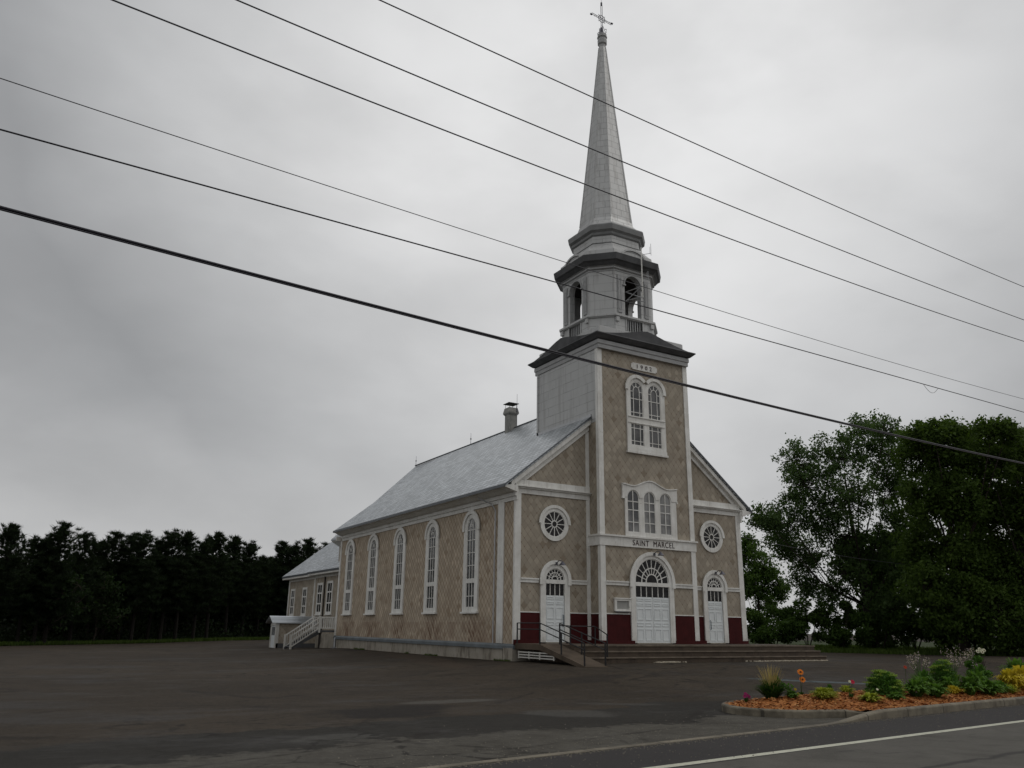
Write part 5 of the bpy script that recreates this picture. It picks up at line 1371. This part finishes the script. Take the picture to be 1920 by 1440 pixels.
# thicket inside the wood
def thicket(n):
    t = rng.random(n)*78-10; d = 9+rng.random(n)*10; q = A_+t[:, None]*dA+d[:, None]*nA; z = rng.random(n)**1.1*(5.4+.05*np.maximum(t, 0)); return np.column_stack([q, z])
def thicket2(n):
    t = rng.random(n)*76-10; d = 2.2+rng.random(n)*6; q = A_+t[:, None]*dA+d[:, None]*nA; lim = 1.4+1.3*np.sin(t*.9)+1.0*np.sin(t*.37+1); z = rng.random(n)**1.3*np.maximum(.4, lim); return np.column_stack([q, z])
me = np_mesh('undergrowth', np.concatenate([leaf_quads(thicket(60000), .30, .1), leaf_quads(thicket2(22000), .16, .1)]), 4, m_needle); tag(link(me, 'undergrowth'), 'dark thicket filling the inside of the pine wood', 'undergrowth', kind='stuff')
# broadleaf saplings in front of the pines on the left
m_leafD = mat_foliage('shaded_sapling_leaves', (.008, .017, .006), (.024, .042, .014))  # leaf colour itself darkened to stand for shade within the wood
for (x, y, h, lab) in ((-15.6, 40.6, 5.0, 'green broadleaf sapling in front of the pine wood'), (-12.2, 44.6, 4.6, 'second broadleaf sapling further right before the pines')):
    L = [(x+random.uniform(-1.6, 1.6), y+random.uniform(-1, 1), random.uniform(1.8, h), random.uniform(.6, 1.0)) for _ in range(9)]
    clump_tree('sapling', (x, y, 0), L, m_leafD, lab, .08, 1.2, .12, per=1500, nl=9, n_fill=200)

# ------------------------------------------------------------------ flower bed plants
def blades(n, h, spread, arch_, w, seg=4, z0=0):
    """arching strap leaves; returns tri verts"""
    out_ = []
    for _ in range(n):
        a = random.uniform(0, 6.28); d0 = random.random()*spread*.25; L_ = h*random.uniform(.7, 1.15); out = spread*random.uniform(.4, 1)
        side = np.array([-math.sin(a), math.cos(a), 0]); pr = None
        for j in range(seg+1):
            t = j/seg; r_ = d0+out*t; z = z0+L_*(t*1.5-arch_*t*t); ww = w*math.sin(math.pi*min(.97, .12+t*.85))
            c = np.array([math.cos(a)*r_, math.sin(a)*r_, max(z, .01)]); q = (c-side*ww, c+side*ww)
            if pr is not None: out_ += [pr[0], pr[1], q[1], q[0]]
            pr = q
    return np.array(out_)
def plant(name, loc, label, cat='plant', group=None): return thing(name, (loc[0], loc[1], bed_z(*loc)-.01), label, cat, group)
def fol(name, base, c2): return mat_foliage(name, base, c2)
m_hosta = fol('hosta_leaf', (.035, .085, .012), (.13, .24, .045)); m_yel = fol('chartreuse_leaf', (.16, .20, .02), (.38, .40, .06)); m_yel2 = fol('golden_leaf', (.30, .24, .02), (.58, .46, .05))
m_sed = fol('sedum_leaf', (.025, .070, .012), (.09, .19, .035)); m_sedh = fol('sedum_head', (.13, .21, .03), (.28, .38, .08)); m_straw = fol('straw_blade', (.20, .15, .07), (.42, .33, .17)); m_dgreen = fol('dark_blade', (.015, .045, .01), (.05, .10, .02))
m_lilac = fol('lilac_petal', (.38, .30, .36), (.62, .55, .60)); m_orange = plain('orange_petal', (.70, .20, .01), .6, .3, var=.15, nscale=20); m_redp = plain('crimson_petal', (.50, .01, .05), .6, .3, var=.2, nscale=20)
m_pink = plain('magenta_petal', (.30, .02, .12), .6, .3, var=.3, nscale=20); m_cream = plain('cream_petal', (.62, .62, .45), .6, .3, var=.1, nscale=20); m_dkeye = plain('flower_eye', (.06, .015, .01), .7, .2)
def quadpart(name, v, mat, root): link(np_mesh(name, v, 4, mat), name, root)
def hosta(loc, h, w, mat, label, n=70, lw=.035, name='hosta', group=None):
    root = plant(name, loc, label, 'plant', group); quadpart('foliage', np.concatenate([blades(n, h*1.55, w*.62, 1.05, lw*1.15), blades(n, h*1.75, w*.36, .85, lw*1.1), blades(n//2, h*1.2, w*.66, 1.2, lw*1.1)]), mat, root); return root
def flower_head(m, c, r_, petals=10, tilt=.5):
    c = Vector(c); ax = Vector((-.45, -.75, tilt)).normalized(); u = ax.cross(Vector((0, 0, 1))).normalized(); v = ax.cross(u)
    for i in range(petals):
        a = 2*math.pi*i/petals; d = u*math.cos(a)+v*math.sin(a); s_ = (u*-math.sin(a)+v*math.cos(a))*r_*.33
        m.add([c, c+d*r_*.6+s_+ax*.01, c+d*r_, c+d*r_*.6-s_+ax*.01], [(0, 1, 2, 3)])
def flower(loc, h, heads, mat, label, name='flower', r_=.045, leaf=m_dgreen, group=None, eye=True, leafh=.18):
    root = plant(name, loc, label, 'flower', group)
    st = MB(); pe = MB(); ey = MB()
    for dx, dz in heads:
        top = Vector((dx, -.02, h+dz)); st.tube([(0, 0, 0), (dx*.4, 0, (h+dz)*.5), top], .006, 4); flower_head(pe, top, r_, 11)
        if eye: ey.tube([top+Vector((-.005, -.01, 0)), top+Vector((-.012, -.02, .008))], r_*.28, 6)
    a = st.build('stem', leaf, root); a.matrix_parent_inverse = Matrix(); b = pe.build('petals', mat, root, recalc=False); b.matrix_parent_inverse = Matrix()
    if eye: c = ey.build('flower_eye', m_dkeye, root); c.matrix_parent_inverse = Matrix()
    quadpart('foliage', blades(14, leafh, .09, 1.0, .018), leaf, root); return root
# grass tuft at the left end
root = plant('ornamental_grass', (-2.96, -16.36), 'straw topped ornamental grass tuft at the left tip of the flower bed', 'plant')
quadpart('foliage', np.concatenate([blades(380, .42, .46, .85, .012), blades(200, .50, .30, .7, .010)]), m_dgreen, root)
quadpart('plumes', blades(110, .78, .34, .62, .006), m_straw, root)
shrub('grey_leaved_bush', (-2.62, -16.25, bed_z(-2.62, -16.25)), .26, .52, m_sed, 'small grey green bush growing out of the grass tuft', 500, .030, cat='plant')
flower((-3.5, -16.1), .15, [(-.05, 0), (.03, .02), (.08, -.01), (-.02, .05)], m_pink, 'magenta flowers low at the very left tip of the bed', 'pink_flower', .045, eye=False)
flower((-1.54, -15.98), .56, [(0, 0), (.05, -.17)], m_orange, 'two tall orange daisies with dark centres, one above the other', 'orange_daisy', .08)
flower((-2.31, -16.46), .18, [(0, 0), (.08, -.10)], m_yel2, 'tiny yellow flower beside the grass tuft', 'yellow_flower', .035, eye=False)
hosta((-2.1, -17.05), .20, .50, m_yel, 'low chartreuse cushion plant near the left kerb', 220, .010, 'cushion_plant'); hosta((-1.75, -16.95), .17, .40, m_yel, 'chartreuse cushion plant touching the left one', 160, .010, 'cushion_plant')
hosta((-.57, -16.01), .20, .22, m_sed, 'small grey sprig behind the chartreuse cushions', 40, .012, 'grey_sprig')
flower((-1.32, -17.2), .36, [(.06, 0), ], m_redp, 'single crimson dahlia beside a cream bud', 'red_dahlia', .055, eye=False, leafh=.22)
flower((-1.40, -17.25), .36, [(-.02, .02)], m_cream, 'cream flower bud left of the crimson dahlia', 'cream_flower', .035, eye=False)
hosta((-1.15, -17.58), .16, .52, m_yel, 'yellow green hosta at the kerb in front of the round sedum', 75, .026)
flower((-.75, -17.45), .24, [(0, 0)], m_cream, 'pale flower in front of the round sedum', 'pale_flower', .03, eye=False)
def sedum(loc, r_, h, label, heads=26):
    root = plant('sedum', loc, label, 'plant'); C = []
    k = 2600; p = rng.normal(size=(k, 3)); p /= np.linalg.norm(p, axis=1)[:, None]; p[:, 2] = np.abs(p[:, 2]); p *= (.55+.45*rng.random(k))[:, None]*np.array([r_, r_, h*.92]); C = p
    quadpart('foliage', leaf_quads(C, .034, .5), m_sed, root)
    H = []
    for _ in range(heads):
        d = rng.normal(size=3); d /= np.linalg.norm(d); d[2] = abs(d[2])*.9+.12; c = d/np.linalg.norm(d)*np.array([r_, r_, h*.93]); q = rng.normal(size=(60, 3))*np.array([.042, .042, .012]); H.append(q+c)
    quadpart('flower_heads', leaf_quads(np.concatenate(H), .013, 1.0, .9), m_sedh, root)
    st = MB()
    for _ in range(12):
        a = random.uniform(0, 6.28); st.tube([(0, 0, 0), (math.cos(a)*r_*.6, math.sin(a)*r_*.6, h*.7)], .006, 4)
    o = st.build('stem', m_sed, root); o.matrix_parent_inverse = Matrix()
sedum((.27, -16.9), .42, .62, 'rounded green sedum bush, leftmost of the two in the bed', 34)
sedum((3.52, -16.35), .38, .86, 'taller green sedum bush between the two hosta clumps', 30)
hosta((1.05, -17.2), .32, .66, m_hosta, 'green hosta clump right of the round sedum', 80, .034); hosta((1.75, -17.25), .26, .60, m_hosta, 'green hosta clump at the kerb below the pink sprays', 70, .032)
hosta((2.9, -16.97), .17, .45, m_yel2, 'low golden plant at the foot of the taller sedum', 80, .014, 'golden_plant')
hosta((3.5, -17.05), .36, .62, m_hosta, 'green hosta clump below the taller sedum', 80, .034); hosta((4.25, -17.1), .30, .72, m_hosta, 'green hosta clump left of the golden plant', 80, .034)
hosta((6.0, -16.7), .46, .72, m_yel2, 'large golden leaved plant at the right end of the kerb', 110, .036, 'golden_plant'); hosta((6.9, -16.5), .50, .80, m_yel2, 'large golden leaved plant cut off by the right edge', 110, .036, 'golden_plant')
def gaura(loc, h, w, label, n=26):
    root = plant('gaura', loc, label, 'plant'); st = MB(); P_ = []
    for _ in range(n):
        a = random.uniform(0, 6.28); d = w/2*random.uniform(.2, 1); hh = h*random.uniform(.55, 1.0); tip = Vector((math.cos(a)*d, math.sin(a)*d*.6, hh))
        st.tube([(0, 0, 0), (tip.x*.35, tip.y*.35, hh*.55), tip], [.005, .004, .0025], 4)
        for _ in range(10): t = random.uniform(.84, 1.02); P_.append([tip.x*t+random.gauss(0, .022), tip.y*t+random.gauss(0, .02), hh*t+random.gauss(0, .025)])
    o = st.build('stem', m_sed, root); o.matrix_parent_inverse = Matrix()
    quadpart('petals', leaf_quads(np.array(P_), .014, .2, .7), m_lilac, root)
    quadpart('foliage', blades(90, h*.45, w*.35, .7, .008), m_hosta, root)
gaura((2.94, -16.1), 1.06, 1.0, 'airy pink white flower sprays left of the taller sedum')
gaura((4.7, -15.9), 1.10, .9, 'airy pink white flower sprays right of the taller sedum'); gaura((5.9, -15.7), 1.05, .9, 'airy pale flower sprays above the golden plants')
shrub('dark_bush', (6.1, -15.75, bed_z(6.1, -15.75)), .42, .85, m_sed, 'dark green bush behind the golden plants', 1500, .035, cat='plant')
flower((6.6, -15.6), .95, [(-.12, 0), (0, .06), (.1, -.02), (.2, .03)], m_cream, 'cluster of white daisies above the dark bush', 'white_daisy', .06)
flower((2.3, -16.1), .58, [(0, 0)], plain('scarlet_petal', (.42, .05, .02), .6, .3), 'small scarlet poppy among the pink sprays', 'scarlet_poppy', .05, eye=False)
flower((.88, -17.3), .15, [(0, 0), (.05, .03)], m_lilac, 'small lilac flowers at the foot of the hosta clump', 'lilac_flower', .025, eye=False)
hosta((7.9, -15.9), .6, .9, m_hosta, 'tall leafy green plant at the far right end of the bed', 90, .03, 'leafy_plant')
for (x, y, h, w, mt, lab, nm) in ((-.2, -16.2, .16, .40, m_yel, 'lime cushion plant left behind the round sedum', 'cushion_plant'), (2.2, -16.6, .30, .6, m_hosta, 'green clump between the two sedums', 'hosta'), (5.1, -16.9, .26, .6, m_hosta, 'low green clump at the kerb left of the golden plants', 'hosta'), (5.3, -16.3, .5, .6, m_sed, 'leafy stems behind the golden plants', 'leafy_plant'),
        (.9, -16.6, .34, .6, m_hosta, 'hosta leaves tucked behind the first green clump', 'hosta'), (3.15, -16.7, .30, .5, m_hosta, 'hosta leaves between the golden plant and the taller sedum', 'hosta'), (4.7, -16.55, .40, .7, m_hosta, 'broad green clump behind the kerb hostas', 'hosta'), (-.1, -17.45, .15, .4, m_hosta, 'small green tuft right of the lime hosta at the kerb', 'green_tuft'), (5.5, -16.95, .2, .45, m_yel, 'lime tuft at the kerb before the golden plants', 'green_tuft'),
        (2.6, -16.4, .42, .6, m_sed, 'leafy stems left of the taller sedum', 'leafy_plant'), (-2.75, -16.75, .14, .3, m_hosta, 'small green tuft in front of the ornamental grass', 'green_tuft'), (7.4, -16.2, .34, .8, m_yel, 'yellow green clump at the right edge', 'hosta')):
    hosta((x, y), h, w, mt, lab, 60, .026 if mt is not m_yel else .014, nm)
# leaf litter and grit gathered where walls meet the lot
m = MB()
for _ in range(1500):
    if random.random() < .6: y = random.uniform(-.2, 22.3); x = -.10-abs(random.gauss(0, .22))
    else: x = random.uniform(1.1, 14.6); y = -3.60-abs(random.gauss(0, .16))
    z = gz(x, y)+.006; s_ = random.uniform(.012, .04); a = random.uniform(0, 6.28); c_, d_ = math.cos(a)*s_, math.sin(a)*s_
    m.add([(x-c_, y-d_, z), (x+d_*.5, y-c_*.5, z+.012), (x+c_, y+d_, z+.003), (x-d_*.5, y+c_*.5, z+.008)], [(0, 1, 2, 3)])
tag(m.build('leaf_litter', plain('dry_litter', (.12, .10, .07), .85, .1, var=.5, nscale=12), recalc=False), 'scattered dry litter along the foot of the church walls and steps', 'litter', kind='stuff')
def wpts(n):
    t = rng.random(n); x = -.14-np.abs(rng.normal(size=n))*.06; y = 22*t; k = (np.sin(y*1.9)+np.sin(y*.7+2)) > .9; return np.column_stack([x[k], y[k], gzv(x[k], y[k])])
grass_field('weeds', 'small weeds growing along the foundation', wpts, 3000, .03, .12, m_grass, .012)
print('leaf quads', tot)
